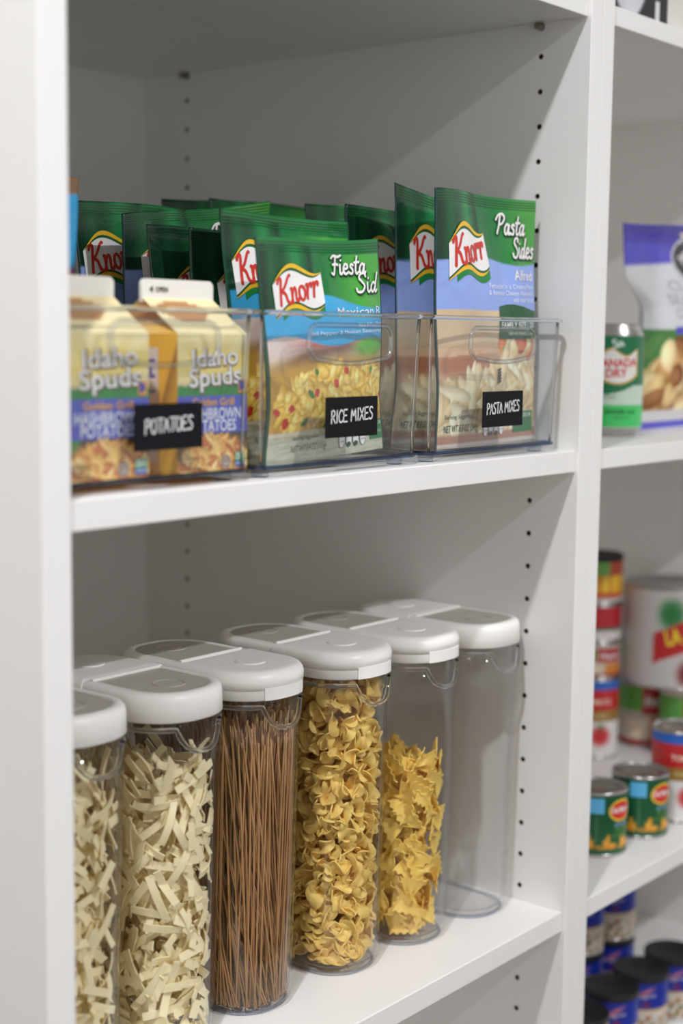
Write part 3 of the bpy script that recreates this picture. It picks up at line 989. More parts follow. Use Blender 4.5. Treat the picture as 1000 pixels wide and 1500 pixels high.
# ------------------------------------------------------------------ gable top cartons
def carton_front(u, v, w, h):
    x, z = u * w, v * h
    C = np.zeros((len(u), 3)) + (236, 220, 160)
    C = blend(C, np.exp(-((v - .80) / .10) ** 2) * np.exp(-((u - .5) / .6) ** 2) * .9, (248, 218, 84))
    ang = np.arctan2(v - .66, u - .5)
    C = blend(C, (np.sin(ang * 12) > .3) * (v > .62) * .35, (250, 240, 200))
    C = blend(C, (v < .66) * 1.0, (222, 200, 150))
    g = .645 + .03 * np.cos((u - .5) * 5) + .01 * np.sin(u * 40)
    C = blend(C, sstep(g + .012, g - .012, v), (50, 140, 66))
    C = blend(C, (v < g) * (smooth_noise(u, v, 60, 4) > .15) * .5, (36, 104, 48))
    C = blend(C, ((v < .555) & (v > .285)) * 1.0, (84, 92, 190))
    C = blend(C, ((v <= .285)) * 1.0, (48, 52, 40))
    C = blend(C, ((v <= .285) & (u < .16) & (v > .19)) * 1.0, (50, 140, 70))
    hb = np.exp(-(((u - .52) / .44) ** 4 + ((v - .09) / .155) ** 4))
    C = blend(C, np.clip(hb * 2, 0, 1) * (v < .285), (206, 132, 62))
    reg = lambda gx, gy: ((gx / w - .52) / .46) ** 2 + ((gy / h - .06) / .19) ** 2 < 1
    C = grains(C, x, z, 170, reg, [(238, 192, 108), (226, 164, 84), (244, 208, 136), (196, 110, 56)], .008, .0026, 31, 50)
    return C


def carton_decals(d, w, h):
    for col, ly, b in (((112, 84, 60), 1, .05), (WHT, 2, .012)):
        o = 0 if ly == 2 else .0006
        d.text('Idaho', 0.002 + o, h * .775 - o, .0180, col, ly, bold=b, align='C', width=w * .66, rot=.05)
        d.text('Spuds', 0.002 + o, h * .635 - o, .0180, col, ly, bold=b, align='C', width=w * .74, rot=.05)
    d.part('state_badge')
    d.rect(w * .36, w * .47, h * .575, h * .67, (226, 150, 60), 2)
    d._add([(w * .375, h * .585), (w * .45, h * .61), (w * .44, h * .66), (w * .375, h * .66)], [(0, 1, 2, 3)], (60, 66, 160), 3)
    d.part(None)
    d.text('Golden Grill', 0.0, h * .488, .0074, (238, 176, 64), 1, bold=.015, align='C', width=w * .60)
    d.text('HASHBROWN', 0.0, h * .390, .0098, (236, 238, 244), 1, bold=.014, align='C', width=w * .80, sy=1.15)
    d.text('POTATOES', 0.0, h * .303, .0098, (236, 238, 244), 1, bold=.014, align='C', width=w * .66, sy=1.15)
    for k, s in enumerate(('CONTAINS', 'NET WT', '4.2 OZ (119g)')): d.text(s, -w * .46, h * (.10 - .035 * k), .0034, (90, 76, 62), 3, bold=.01)
    d.part('seal_badge')
    d.ellipse(w * .18, h * .075, .0052, .0052, (196, 178, 160), 2)
    d.ring(w * .18, h * .075, .0038, .0038, .0008, (110, 90, 76), 3)
    d.text('GF', w * .18, h * .068, .004, (110, 90, 76), 4, align='C')
    d.part('corner_badge')
    d.rect(w * .32, w * .47, h * .075, h * .14, (48, 168, 92), 2)
    d.rect(w * .32, w * .47, h * .03, h * .075, (52, 110, 180), 2)
    d.text('NON', w * .395, h * .11, .004, WHT, 3, align='C', bold=.01)
    d.text('GMO', w * .395, h * .085, .004, WHT, 3, align='C', bold=.01)
    d.text('VERIFIED', w * .395, h * .047, .0025, WHT, 3, align='C')


def carton(x0, x1, y0, label, dep=.072, h=.0975, gable=.0255, fin=.0125, fin_text=False):
    w = x1 - x0
    t = thing('potato_carton', label, 'carton', ((x0 + x1) / 2, y0, ZB - .0012), group='potato cartons')
    nx, nz = 76, 104
    X, Z = np.meshgrid(np.linspace(-w / 2, w / 2, nx), np.linspace(0, h, nz))
    X, Z = X.ravel(), Z.ravel()
    V = np.stack([X, X * 0, Z], -1)
    F = [(j * nx + i, j * nx + i + 1, (j + 1) * nx + i + 1, (j + 1) * nx + i) for j in range(nz - 1) for i in range(nx - 1)]
    mesh_obj('front_panel', V, F, M['carton'], t, False, carton_front(X / w + .5, Z / h, w, h))
    # sides, back, base: yellow sides with a white fact panel
    hw = w / 2
    V = [(-hw, 0, 0), (hw, 0, 0), (hw, dep, 0), (-hw, dep, 0), (-hw, 0, h), (hw, 0, h), (hw, dep, h), (-hw, dep, h)]
    F = [(3, 2, 1, 0), (1, 2, 6, 5), (2, 3, 7, 6), (3, 0, 4, 7)]
    mesh_obj('side_panels', V, F, M['carton'], t, False, np.tile((244, 190, 40), (8, 1)))
    d = Decal()
    d.rect(dep * .28, dep * .74, h * .36, h * .90, (226, 222, 214), 1)
    d.rect(dep * .28, dep * .74, h * .08, h * .20, (226, 222, 214), 1)
    for k in range(9):
        d.rect(dep * .32, dep * (.70 if k % 2 else .6), h * (.85 - .055 * k), h * (.875 - .055 * k), (92, 90, 178), 2)
    d.rect(dep * .34, dep * .66, h * .70, h * .76, (92, 90, 178), 3)
    d.build('fact_panel', lambda a, z, o: np.stack([-hw - o, dep - a, z], -1), M['ink'], t)
    # gable: front and back slopes to the ridge, folded-in ends
    ym = dep / 2
    zr = h + gable
    ns = 14
    P, C = [], []
    for j in range(ns + 1):
        for i in range(21):
            q = j / ns
            xx = -hw + w * i / 20
            P.append((xx, ym * q, h + gable * q))
            s = np.array((240, 226, 176), float)
            if ((xx / w + .1) / .32) ** 2 + ((q - .62) / .3) ** 2 < 1: s = np.array((186, 134, 84), float)
            C.append(s)
    F = [(j * 21 + i, j * 21 + i + 1, (j + 1) * 21 + i + 1, (j + 1) * 21 + i) for j in range(ns) for i in range(20)]
    b0 = len(P)
    P += [(-hw, dep, h), (hw, dep, h), (-hw, ym, zr), (hw, ym, zr), (-hw + .016, ym, h + gable * .62), (hw - .016, ym, h + gable * .62), (-hw, 0, h), (hw, 0, h)]
    C += [(240, 226, 176)] * 4 + [(222, 160, 60)] * 2 + [(244, 196, 60)] * 2
    F += [(b0 + 1, b0, b0 + 2, b0 + 3), (b0 + 6, b0 + 4, b0 + 0), (b0 + 6, b0 + 2, b0 + 4), (b0 + 4, b0 + 2, b0), (b0 + 1, b0 + 5, b0 + 7), (b0 + 5, b0 + 3, b0 + 7), (b0 + 1, b0 + 3, b0 + 5)]
    mesh_obj('gable', P, F, M['carton'], t, False, np.array(C, float))
    rr = [(px, pz) for px, pz in rrect(hw + .0006, fin / 2 + .002, [.0005, .0045, .0045, .0005], 0, 5)]
    V, F = loft([[(px, ym - .0012, zr + fin / 2 - .002 + pz) for px, pz in rr], [(px, ym + .0012, zr + fin / 2 - .002 + pz) for px, pz in rr]])
    fo = mesh_obj('fin', V, F, M['carton'], t, False, np.tile((238, 236, 230), (len(V), 1)))
    if fin_text:
        d = Decal()
        d.text('OPEN', -hw + .0125, zr + fin * .28, .0052, (40, 38, 36), 1, bold=.02, width=.012)
        d._add([(-hw + .0065, zr + fin * .42), (-hw + .010, zr + fin * .22), (-hw + .010, zr + fin * .62)], [(0, 1, 2)], (40, 38, 36), 1)
        d.build('open_mark', lambda x, z, o: np.stack([x, ym - .0012 - o, z], -1), M['ink'], fo)
    d = Decal()
    carton_decals(d, w, h)
    d.build('lettering', lambda x, z, o: np.stack([x, -o, z], -1), M['ink'], t)
    return t


carton(-.6015, -.5285, .024, 'potato carton with yellow gable top standing at the left panel', fin_text=False)
carton(-.5035, -.4335, .022, 'potato carton with OPEN arrow on its fin beside the rice bin', fin_text=True)


# ------------------------------------------------------------------ oval pasta jars
JW, JL, JH = .0905, .170, .2665
BW, BL = .079, .156
JR = .040


def jar_sec(z, inset=0.0, n=8):
    f_ = np.clip(z / JH, 0, 1)
    hx, hy = (BW + (JW - .004 - BW) * f_) / 2, (BL + (JL - .004 - BL) * f_) / 2
    return rrect(hx, hy, JR - .003 + .002 * f_, inset, n)


def build_jar(cx, cy, flap_front, label, rz=0.0):
    t = thing('pasta_jar', label, 'jar', (cx, cy, Z_LOW), (0, 0, rz), 'tall oval pasta jars')
    ring = lambda z, ins: [(px, py, z) for px, py in jar_sec(z, ins)]
    wt = .0022
    rings = [ring(.0012, .008), ring(.0022, .004), ring(.005, .0012), ring(.009, 0)] + [ring(z, 0) for z in np.linspace(.03, JH, 7)] + \
            [ring(JH, wt)] + [ring(z, wt) for z in np.linspace(.24, .012, 6)] + [ring(.007, .005), ring(.006, .010)]
    V, F = loft(rings, True, True)
    mesh_obj('body', V, F, M['jar'], t, True)
    # foot ring
    V, F = tube([(px, py, .0018) for px, py in jar_sec(0, .005)], .0016, 6)
    mesh_obj('foot_ring', V, F, M['foot'], t, True)
    # collar under the lid, dipping into a pouring lip at the front
    P = []
    for px, py in rrect((JW - .003) / 2, (JL - .003) / 2, JR, 0, 16):
        front = max(0, 1 - (abs(px) / .021) ** 2.4) if py < 0 else 0
        P.append((px, py - .0025 * front, JH - .0065 - .0185 * math.sqrt(front) if front > 0 else JH - .0065))
    # densify
    PP = []
    for a, b in zip(P, P[1:] + P[:1]):
        nseg = max(1, int(np.linalg.norm(np.subtract(a, b)) / .004))
        for k in range(nseg): PP.append(tuple(np.array(a) + (np.array(b) - np.array(a)) * k / nseg))
    V, F = tube(PP, .0021, 8)
    mesh_obj('pouring_lip', V, F, M['rim'], t, True)
    # lid
    lid = build_lid(flap_front, t)
    return t


def slab(outline, prof):
    """outline(inset) -> ring; prof list of (inset, z)"""
    return loft([[(x, y, z) for x, y in outline(i)] for i, z in prof])


def build_lid(flap_front, parent):
    z0 = JH - .0012
    hx, hy, R = JW / 2, JL / 2, JR + .001
    V, F = slab(lambda i: rrect(hx, hy, R, i, 10), [(.0012, z0), (0, z0 + .001), (0.0003, z0 + .0155), (.0010, z0 + .0190), (.0030, z0 + .0213), (.0060, z0 + .0222), (.0105, z0 + .0224), (.0108, z0 + .0212)])
    lid = mesh_obj('lid', V, F, M['lid'], parent, True)
    s = -1 if flap_front else 1        # end where the flap lies
    zt = z0 + .0212
    # recessed grey panel half (opposite the flap)
    def half(sign, margin, r_in, gap):
        y_far, y_near = sign * (hy - margin), sign * gap
        yc, hh = (y_far + y_near) / 2, abs(y_far - y_near) / 2
        rf, rn = R - margin, r_in
        rs = [rf, rn, rn, rf] if sign < 0 else [rn, rf, rf, rn]
        return lambda i: rrect(hx - margin, hh, rs, i, 8, 0, yc)
    o = half(-s, .0110, .001, .0015)
    V, F = slab(o, [(0, zt - .0004), (0, zt + .0004), (.0006, zt + .0006)])
    pn = mesh_obj('inset_panel', V, F, M['lid_panel'], lid)
    V, F = tube([(.0125 * math.cos(a), -s * hy * .56 + .0125 * math.sin(a), zt + .0006) for a in np.linspace(0, 2 * math.pi, 28, endpoint=False)], .0006, 6)
    mesh_obj('thumb_ring', V, F, M['lid_panel'], lid, True)
    # flap half: proud of the lid, runs over the edge
    o = half(s, -.0002, .002, .001)
    V, F = slab(o, [(.0, z0 + .0085), (-.0004, z0 + .0160), (.0008, z0 + .0196), (.0030, z0 + .0220), (.0060, z0 + .0231), (.0110, z0 + .0234)])
    fl = mesh_obj('flap', V, F, M['lid'], lid, True)
    V, F = slab(lambda i: rrect(.0128, .0128, .0128, i, 10, 0, s * hy * .52), [(0, z0 + .0230), (0.0002, z0 + .0240), (.0012, z0 + .0243)])
    mesh_obj('thumb_button', V, F, M['lid'], lid)
    # lifting tab at the flap end, flush with the skirt
    ol = [p for p in rrect(hx, hy, R, -.0008, 24) if p[1] * s > hy * .55 and abs(p[0]) < .024]
    il = [p for p in rrect(hx, hy, R, .004, 24) if p[1] * s > hy * .45 and abs(p[0]) < .021]
    ol.sort(); il.sort(reverse=True)
    V, F = loft([[(x, y, z) for x, y in ol + il] for z in (z0 + .0004, z0 + .0102)])
    mesh_obj('tab', V, F, M['lid'], lid)
    # hinge strip across the middle
    hs = box_obj('hinge', (-hx + .009, hx - .009, -.0016, .0014, zt, z0 + .0238), M['lid'], lid, .0005)
    return lid


JARS = [  # cx, cy, flap towards the front, label
    (-.5345, .150, False, 'leftmost pasta jar, half hidden by the white panel, of flat noodles'),
    (-.4370, .147, False, 'clear jar full of cream flat noodles, second jar from the left'),
    (-.3425, .146, True, 'clear jar of brown wholewheat spaghetti'),
    (-.2335, .1385, True, 'clear jar full of curly yellow egg noodles'),
    (-.1405, .1320, True, 'clear jar partly filled with bow-tie pasta'),
    (-.0478, .1250, False, 'empty clear jar beside the right panel'),
]
for cx_, cy_, fl_, lb_ in JARS:
    build_jar(cx_, cy_, fl_, lb_)


# ------------------------------------------------------------------ dry pasta
def mesh_data(name, VF, mat, smooth=True):
    V, F = VF
    me = bpy.data.meshes.new(name)
    me.from_pydata([tuple(map(float, v)) for v in V], [], [tuple(int(i) for i in f) for f in F])
    if smooth: me.polygons.foreach_set('use_smooth', [True] * len(me.polygons))
    me.set_sharp_from_angle(angle=math.radians(60))
    me.materials.append(mat)
    return me


def flat_noodle(L, W, bend, twist):
    n = 7
    G = np.zeros((n, 2, 3))
    for i in range(n):
        s = (i / (n - 1) - .5)
        a = s * bend
        x = (math.sin(a) / bend if abs(bend) > 1e-3 else s) * L
        z = ((math.cos(a) - 1) / bend if abs(bend) > 1e-3 else 0) * L
        tw = twist * s
        for j, q in enumerate((-.5, .5)):
            G[i, j] = (x, q * W * math.cos(tw), z + q * W * math.sin(tw))
    return sheet(G, .0011)


def egg_noodle(L, W, turns, seed):
    n, mw = 13, 4
    r = np.random.default_rng(seed)
    G = np.zeros((n, mw, 3))
    ph = r.uniform(0, 6.28)
    W0 = W
    for i in range(n):
        s = i / (n - 1) - .5
        W = W0 * max(.25, (1 - abs(2 * s) ** 3.2) ** .5)
        tw = turns * 2 * math.pi * s + ph
        ruff = .0014 * math.sin(9 * s + ph)
        for j in range(mw):
            q = (j / (mw - 1) - .5)
            cup = .22 * W * (4 * q * q)
            G[i, j] = (s * L, q * W * math.cos(tw) - cup * math.sin(tw), q * W * math.sin(tw) + cup * math.cos(tw) + ruff)
    return sheet(G, .0012)


def bow_tie(L, H, seed):
    r = np.random.default_rng(seed)
    na, nb = 11, 9
    G = np.zeros((na, nb, 3))
    k1 = r.uniform(.5, 1.0)
    for i in range(na):
        s = i / (na - 1) * 2 - 1
        hh = H / 2 * (.22 + .78 * abs(s) ** .75)
        for j in range(nb):
            q = j / (nb - 1) * 2 - 1
            zig = (.0022 if j % 2 else 0) * (1 if abs(s) > .99 else 0)
            fold = .0034 * math.exp(-(s / .34) ** 2) * math.cos(q * math.pi * 1.5) + .0020 * k1 * math.sin(s * 2.6 + .3) * q
            G[i, j] = (s * L / 2 - math.copysign(zig, s), q * hh, fold + .0022 * s * s)
    return sheet(G, .0012)


def rot_from(normal, spin, tilt, rng):
    """orientation whose z axis is near 'normal', tilted by up to tilt"""
    n_ = Vector(normal).normalized()
    n_ = (n_ + Vector(rng.normal(0, tilt, 3))).normalized()
    q = n_.to_track_quat('Z', 'Y')
    return q @ Matrix.Rotation(spin, 3, 'Z').to_quaternion()


def wall_point(cx, cy, z, inset, rng, facing=True):
    """a point just inside the jar wall with its outward normal"""
    pts = np.array(jar_sec(z - Z_LOW, .0024 + inset))
    while True:
        k = rng.integers(len(pts))
        a, b = pts[k], pts[(k + 1) % len(pts)]
        ln = np.linalg.norm(b - a)
        if rng.uniform() > max(ln, .002) / .09: continue
        p = a + (b - a) * rng.uniform()
        nrm = np.array([b[1] - a[1], -(b[0] - a[0])])
        if np.linalg.norm(nrm) < 1e-9: continue
        nrm /= np.linalg.norm(nrm)
        vw = np.array([CAM_POS.x - cx, CAM_POS.y - cy])
        vw /= np.linalg.norm(vw)
        if facing and nrm @ vw < -.12: continue
        return (cx + p[0], cy + p[1], z), (nrm[0], nrm[1], 0)


def jar_clear(P, cx, cy, slack=.0027):
    """largest distance by which world points P reach past the inside of the jar wall"""
    P = np.asarray(P)
    f_ = np.clip((P[:, 2] - Z_LOW) / JH, 0, 1)
    hx = (BW + (JW - .004 - BW) * f_) / 2 - slack
    hy = (BL + (JL - .004 - BL) * f_) / 2 - slack
    r_ = np.minimum(JR - .003 + .002 * f_ - slack, hx)
    qx, qy = np.abs(P[:, 0] - cx) - hx + r_, np.abs(P[:, 1] - cy) - hy + r_
    d = np.hypot(np.maximum(qx, 0), np.maximum(qy, 0)) + np.minimum(np.maximum(qx, qy), 0) - r_
    return d.max(), (Z_LOW + .0068 - P[:, 2]).max()


def settle(V, q, p, nr, cx, cy):
    """slide a piece inwards until it lies wholly inside the jar; None when it does not fit there"""
    R_ = np.array(q.to_matrix())
    W = np.asarray(V) @ R_.T
    p = np.array(p, float)
    for _ in range(8):
        d, dz = jar_clear(W + p, cx, cy)
        if dz > 0: p[2] += dz
        if d <= 0: return p, W
        p[:2] -= np.array(nr[:2]) * (d + .0003)
    return None


def scatter(jar, name, label, group, cat, metas, mat, n_ind, z0, z1, insets, tilt, n_fill, fill_label, seed, spin=None, deep=1.0):
    cx, cy = JARS[jar][:2]
    rng = np.random.default_rng(seed)
    ds = [mesh_data(name, vf, mat) for vf in metas]
    for k in range(n_ind):
        z = z0 + (z1 - z0) * ((k + rng.uniform()) / n_ind)
        while True:
            p, nr = wall_point(cx, cy, z, rng.uniform(*insets) * .3, rng)
            q = rot_from(nr, rng.uniform(0, 6.28) if spin is None else spin(rng), tilt, rng)
            st = settle(metas[k % len(metas)][0], q, p, nr, cx, cy)
            if st is not None and np.linalg.norm(st[0][:2] - np.array(p[:2])) < insets[1]: break
        p = st[0]
        o = bpy.data.objects.new(name, ds[k % len(ds)])
        COL.objects.link(o)
        o.location = p
        o.rotation_mode = 'QUATERNION'
        o.rotation_quaternion = q
        tag(o, label, cat, group)
    # the rest of the heap, behind and underneath
    VV, FF, n = [], [], 0
    for k in range(n_fill):
        z = z0 + (z1 - z0) * rng.uniform()
        if k % 2:
            p, nr = wall_point(cx, cy, z, rng.uniform(insets[1] * .8 * deep, insets[1] * 1.6 * deep), rng, False)
        else:
            p, nr = wall_point(cx, cy, z, rng.uniform(insets[1] * deep, .034), rng, False)
        V, F = metas[k % len(metas)]
        st = settle(V, rot_from(nr, rng.uniform(0, 6.28), tilt * 1.6, rng), p, nr, cx, cy)
        if st is None: continue
        VV.append(st[1] + st[0])
        FF += [tuple(i + n for i in f) for f in F]
        n += len(V)
    o = mesh_obj(name + '_heap', np.concatenate(VV), FF, mat, None, True)
    o.data.set_sharp_from_angle(angle=math.radians(45))
    tag(o, fill_label, cat, None, 'stuff')


FN = [flat_noodle(.040, .0062, .5, .3), flat_noodle(.030, .0060, .15, -.2), flat_noodle(.046, .0062, -.7, .5), flat_noodle(.022, .0064, .1, 0), flat_noodle(.036, .0058, 1.1, .2), flat_noodle(.014, .0070, .1, .1)]
scatter(1, 'flat_noodle', 'cream flat noodle inside the second jar from the left', 'flat noodles in the second jar', 'pasta', FN, M['noodle'], 215, Z_LOW + .008, Z_LOW + .230, (.0035, .0105), .22, 900, 'heap of cream flat noodles filling the second jar', 101)
scatter(0, 'flat_noodle', 'cream flat noodle inside the leftmost jar', 'flat noodles in the leftmost jar', 'pasta', FN, M['noodle'], 85, Z_LOW + .008, Z_LOW + .238, (.0035, .0105), .22, 800, 'heap of cream flat noodles filling the leftmost jar', 102)
EN = [egg_noodle(.024, .0135, .34 + .07 * k, k) for k in range(6)]
scatter(3, 'egg_noodle', 'curly yellow egg noodle in the full jar', 'egg noodles', 'pasta', EN, M['egg'], 290, Z_LOW + .008, Z_LOW + .252, (.0065, .0120), .5, 800, 'heap of curly egg noodles inside the jar', 103)
BT = [bow_tie(.036, .027, k) for k in range(5)]
scatter(4, 'bow_tie_pasta', 'yellow bow-tie pasta piece in the partly filled jar', 'bow-tie pasta', 'pasta', BT, M['farfalle'], 66, Z_LOW + .008, Z_LOW + .166, (.0050, .0120), .11, 220, 'heap of yellow bow-tie pasta inside the partly filled jar', 104, deep=1.6)


def spaghetti():
    cx, cy = JARS[2][:2]
    rng = np.random.default_rng(105)

    def strand(front):
        L = rng.uniform(.225, .250)
        zb_, zt_ = .0072, .0072 + L * .975
        ins = rng.uniform(.0012, .0060) if front else rng.uniform(.006, .036)

        def on_wall(z, t_):
            pts = np.array(jar_sec(z, .0024 + ins, 24))
            seg = np.linalg.norm(np.roll(pts, -1, 0) - pts, axis=1)
            cum = np.cumsum(seg)
            t_ = (t_ % 1.0) * cum[-1]
            k = min(int(np.searchsorted(cum, t_)), len(pts) - 1)
            q_ = (cum[k] - t_) / max(seg[k], 1e-9)
            return pts[k] * q_ + pts[(k + 1) % len(pts)] * (1 - q_)
        for _ in range(80):
            ta = rng.uniform()
            a = on_wall(zb_, ta)
            if not front or (a @ np.array([-.68, -.73])) > -.012: break
        # most strands lean round the wall towards the back left, a few stand straight
        turn = rng.uniform(.08, .30) if rng.uniform() < .70 else rng.normal(0, .025)
        b = on_wall(zt_, ta - turn)
        if not front: b = b + rng.normal(0, .004, 2) * .5
        A, B = np.array([cx + a[0], cy + a[1], Z_LOW + zb_]), np.array([cx + b[0], cy + b[1], Z_LOW + zt_])
        bow = np.array([rng.normal(0, .0012), rng.normal(0, .0012), 0])
        return [A + (B - A) * s + bow * math.sin(math.pi * s) for s in np.linspace(0, 1, 6)]
    for k in range(190):
        P = strand(True)
        c = P[0]
        V, F = tube([p - c for p in P], .00078, 6, False)
        o = mesh_obj('spaghetti_strand', V, F, M['wheat'], None, True)
        o.location = c
        tag(o, 'brown wholewheat spaghetti strand standing in its jar', 'pasta', 'wholewheat spaghetti')
    VV, FF, n = [], [], 0
    for k in range(560):
        V, F = tube(strand(False), .00078, 5, False)
        VV.append(np.array(V))
        FF += [tuple(i + n for i in f) for f in F]
        n += len(V)
    o = mesh_obj('spaghetti_strand_bundle', np.concatenate(VV), FF, M['wheat'], None, True)
    tag(o, 'bundle of brown wholewheat spaghetti filling the jar', 'pasta', None, 'stuff')


spaghetti()


# ------------------------------------------------------------------ cans
def tin_can(name, label, x, y, z, r, h, paint, decals=None, face=0.0, group=None, cat='can', lid='tin', soda=False, n=56, nz=40):
    """x, y = centre of the can; face = direction (radians) its printed front looks to"""
    t = thing(name, label, cat, (x, y, z), (0, 0, 0), group)
    zl0, zl1 = (.010, h - .013) if soda else (.0035, h - .0035)
    A = np.linspace(-math.pi, math.pi, n, endpoint=False)
    rl = r
    V, C = [], []
    for j in range(nz + 1):
        v = j / nz
        zz = zl0 + (zl1 - zl0) * v
        V.append(np.stack([rl * np.cos(A + face), rl * np.sin(A + face), np.full(n, zz)], 1))
        C.append(np.clip(paint(A, np.full(n, v)), 0, 255))
    F = [(j * n + i, j * n + (i + 1) % n, (j + 1) * n + (i + 1) % n, (j + 1) * n + i) for j in range(nz) for i in range(n)]
    mesh_obj('label_wrap', np.concatenate(V), F, M['tin_print'], t, True, np.concatenate(C))
    circ = lambda rr, zz: [(rr * math.cos(a), rr * math.sin(a), zz) for a in np.linspace(0, 2 * math.pi, 40, endpoint=False)]
    if soda:
        V, F = loft([circ(r * .70, .004), circ(r * .78, .0), circ(r * .80, .001), circ(r * .99, zl0)], True, False)
        mesh_obj('base', V, F, M['tin'], t, True)
        V, F = loft([circ(r * .995, zl1), circ(r * .84, h - .002), circ(r * .84, h), circ(r * .78, h), circ(r * .76, h - .006)], False, True)
        mesh_obj('top', V, F, M['tin'], t, True)
        V, F = slab(lambda i: rrect(.007, .012, .006, i, 6), [(0, h - .005), (0, h - .0035), (.001, h - .003)])
        mesh_obj('pull_tab', V, F, M['tin'], t)
    else:
        V, F = loft([circ(r * .92, .0015), circ(r * .98, .0), circ(r * 1.012, .0008), circ(r * 1.012, .003), circ(r * .985, zl0 + .0003)], True, False)
        mesh_obj('base', V, F, M['tin'], t, True)
        mt = M['tin'] if lid == 'tin' else M['black_lid']
        if lid == 'tin':
            V, F = loft([circ(r * .985, zl1 - .0003), circ(r * 1.012, h - .003), circ(r * 1.012, h - .0004), circ(r * .98, h), circ(r * .95, h - .0005), circ(r * .935, h - .0045), circ(r * .80, h - .0040), circ(r * .78, h - .0030), circ(r * .60, h - .0032), circ(r * .58, h - .0042)], False, True)
        else:
            V, F = loft([circ(r * .985, zl1 - .004), circ(r * 1.02, zl1 - .004), circ(r * 1.02, h - .001), circ(r * 1.0, h), circ(r * .95, h - .0004), circ(r * .93, h - .002)], False, True)
        mesh_obj('top', V, F, mt, t, True)
    if decals:
        d = Decal()
        decals(d, r, zl1 - zl0)

        def mp(a, zz, o):
            rr = r + o
            an = a / r + face
            return np.stack([rr * np.cos(an), rr * np.sin(an), zl0 + zz], -1)
        d.build('lettering', mp, M['ink'], t, .0001)
    return t


def toward_cam(x, y, off=0.0): return math.atan2(CAM_POS.y - y, CAM_POS.x - x) + math.radians(off)


def corn_paint(A, v):
    C = np.zeros((len(A), 3)) + (16, 84, 48)
    a = np.degrees(A)
    wave = .20 + .10 * np.sin(a * .16 + .6) + .05 * np.sin(a * .37)
    C = blend(C, sstep(wave + .03, wave - .03, v) * sstep(.07, .12, v) * (a > -70) * (a < 75), (232, 164, 48))
    C = blend(C, (np.abs(v - .12 - .03 * np.sin(a * .3)) < .03) * (a > -50) * (a < 70) * .5, (206, 116, 30))
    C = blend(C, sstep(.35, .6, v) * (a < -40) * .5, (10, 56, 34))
    return C


def corn_decals(d, r, h):
    d.part('blue_square')
    d.rect(r * -.62, r * -.05, h * .70, h * .96, (96, 182, 228), 1)
    d.part(None)
    d.line([(r * -.30, h * .66), (r * -.30, h * .22), (r * .1, h * .22)], .0006, (110, 160, 110), 1)
    d.part('logo')
    d.ellipse(r * .62, h * .74, r * .52, h * .19, (232, 196, 60), 2)
    d.ellipse(r * .62, h * .74, r * .45, h * .155, (206, 52, 44), 3)
    d.text('Del Monte', r * .62, h * .71, h * .13, WHT, 4, align='C', bold=.02, width=r * .84)
    d.part(None)
    d.text('Quality', r * .64, h * .47, h * .11, (150, 190, 226), 3, align='C', shear=.3, width=r * .6)
    d.text('GOLDEN', r * .64, h * .38, h * .10, (120, 168, 74), 3, align='C', width=r * .55)
    d.text('CORN', r * .58, h * .28, h * .10, (120, 168, 74), 3, align='C', width=r * .62)


def tomato_paint(A, v):
    C = np.zeros((len(A), 3)) + (226, 222, 220)
    a = np.degrees(A)
    C = blend(C, (v > .47) * 1.0, (150, 116, 52))
    C = blend(C, (v > .62) * 1.0, (190, 40, 44))
    C = blend(C, (v > .88) * 1.0, (44, 100, 190))
    C = blend(C, np.exp(-(((a - 8) / 24) ** 2 + ((v - .27) / .13) ** 2) ** 3), (196, 42, 44))
    C = blend(C, np.exp(-(((a - 8) / 8) ** 2 + ((v - .40) / .03) ** 2)), (50, 110, 50))
    return C


def tomato_decals(d, r, h):
    d.text('TOMATO', 0, h * .70, h * .09, (240, 220, 200), 2, align='C', bold=.02, width=r * 1.1)
    d.text('DICED', 0, h * .52, h * .075, (236, 214, 150), 2, align='C', width=r * .8)


def sauce_paint(A, v):
    C = np.zeros((len(A), 3)) + (196, 184, 172)
    a = np.degrees(A)
    C = blend(C, (v > .52) * (v < .90), (98, 168, 78))
    C = blend(C, (v > .45) * (v < .92) * (a > 0) * (a < 75), (176, 36, 44))
    C = blend(C, (v < .40) * np.exp(-((a + 10) / 30) ** 2), (232, 214, 190))
    C = blend(C, (v < .42) * ((a > 25) * (a < 80)), (206, 130, 50))
    C = blend(C, (v < .08) * 1.0, (160, 40, 44))
    return C


def sauce_decals(d, r, h):
    d.text("Hunt's", r * .68, h * .60, h * .22, WHT, 2, align='C', bold=.03, width=r * 1.0)


def pepper_paint(A, v):
    C = np.zeros((len(A), 3)) + (204, 200, 198)
    a = np.degrees(A)
    C = blend(C, np.exp(-(((a - 8) / 16) ** 2 + ((v - .76) / .16) ** 2) ** 2), (40, 120, 60))
    dgn = v - .52 - .0035 * (a - 20)
    C = blend(C, (np.abs(dgn) < .16) * (a > -12) * (a < 95), (190, 36, 40))
    C = blend(C, np.exp(-(((a - 30) / 14) ** 2 + ((v - .14) / .14) ** 2) ** 2), (120, 30, 36))
    return C


def pepper_decals(d, r, h):
    d.text('LA ANITA', r * .05, h * .44, h * .22, (240, 214, 50), 2, bold=.04, rot=.22, width=r * 1.25)


def chilli_paint(A, v):
    C = np.zeros((len(A), 3)) + (196, 76, 44)
    C = blend(C, (v > .55) * (np.cos(A * 3) > 0), (110, 170, 80))
    C = blend(C, (np.abs(v - .42) < .2) * 1.0, (226, 186, 50))
    C = blend(C, (np.abs(v - .42) < .2) * (np.sin(A * 14) > .5), (200, 90, 40))
    C = blend(C, (v < .08) * 1.0, (190, 186, 180))
    return C


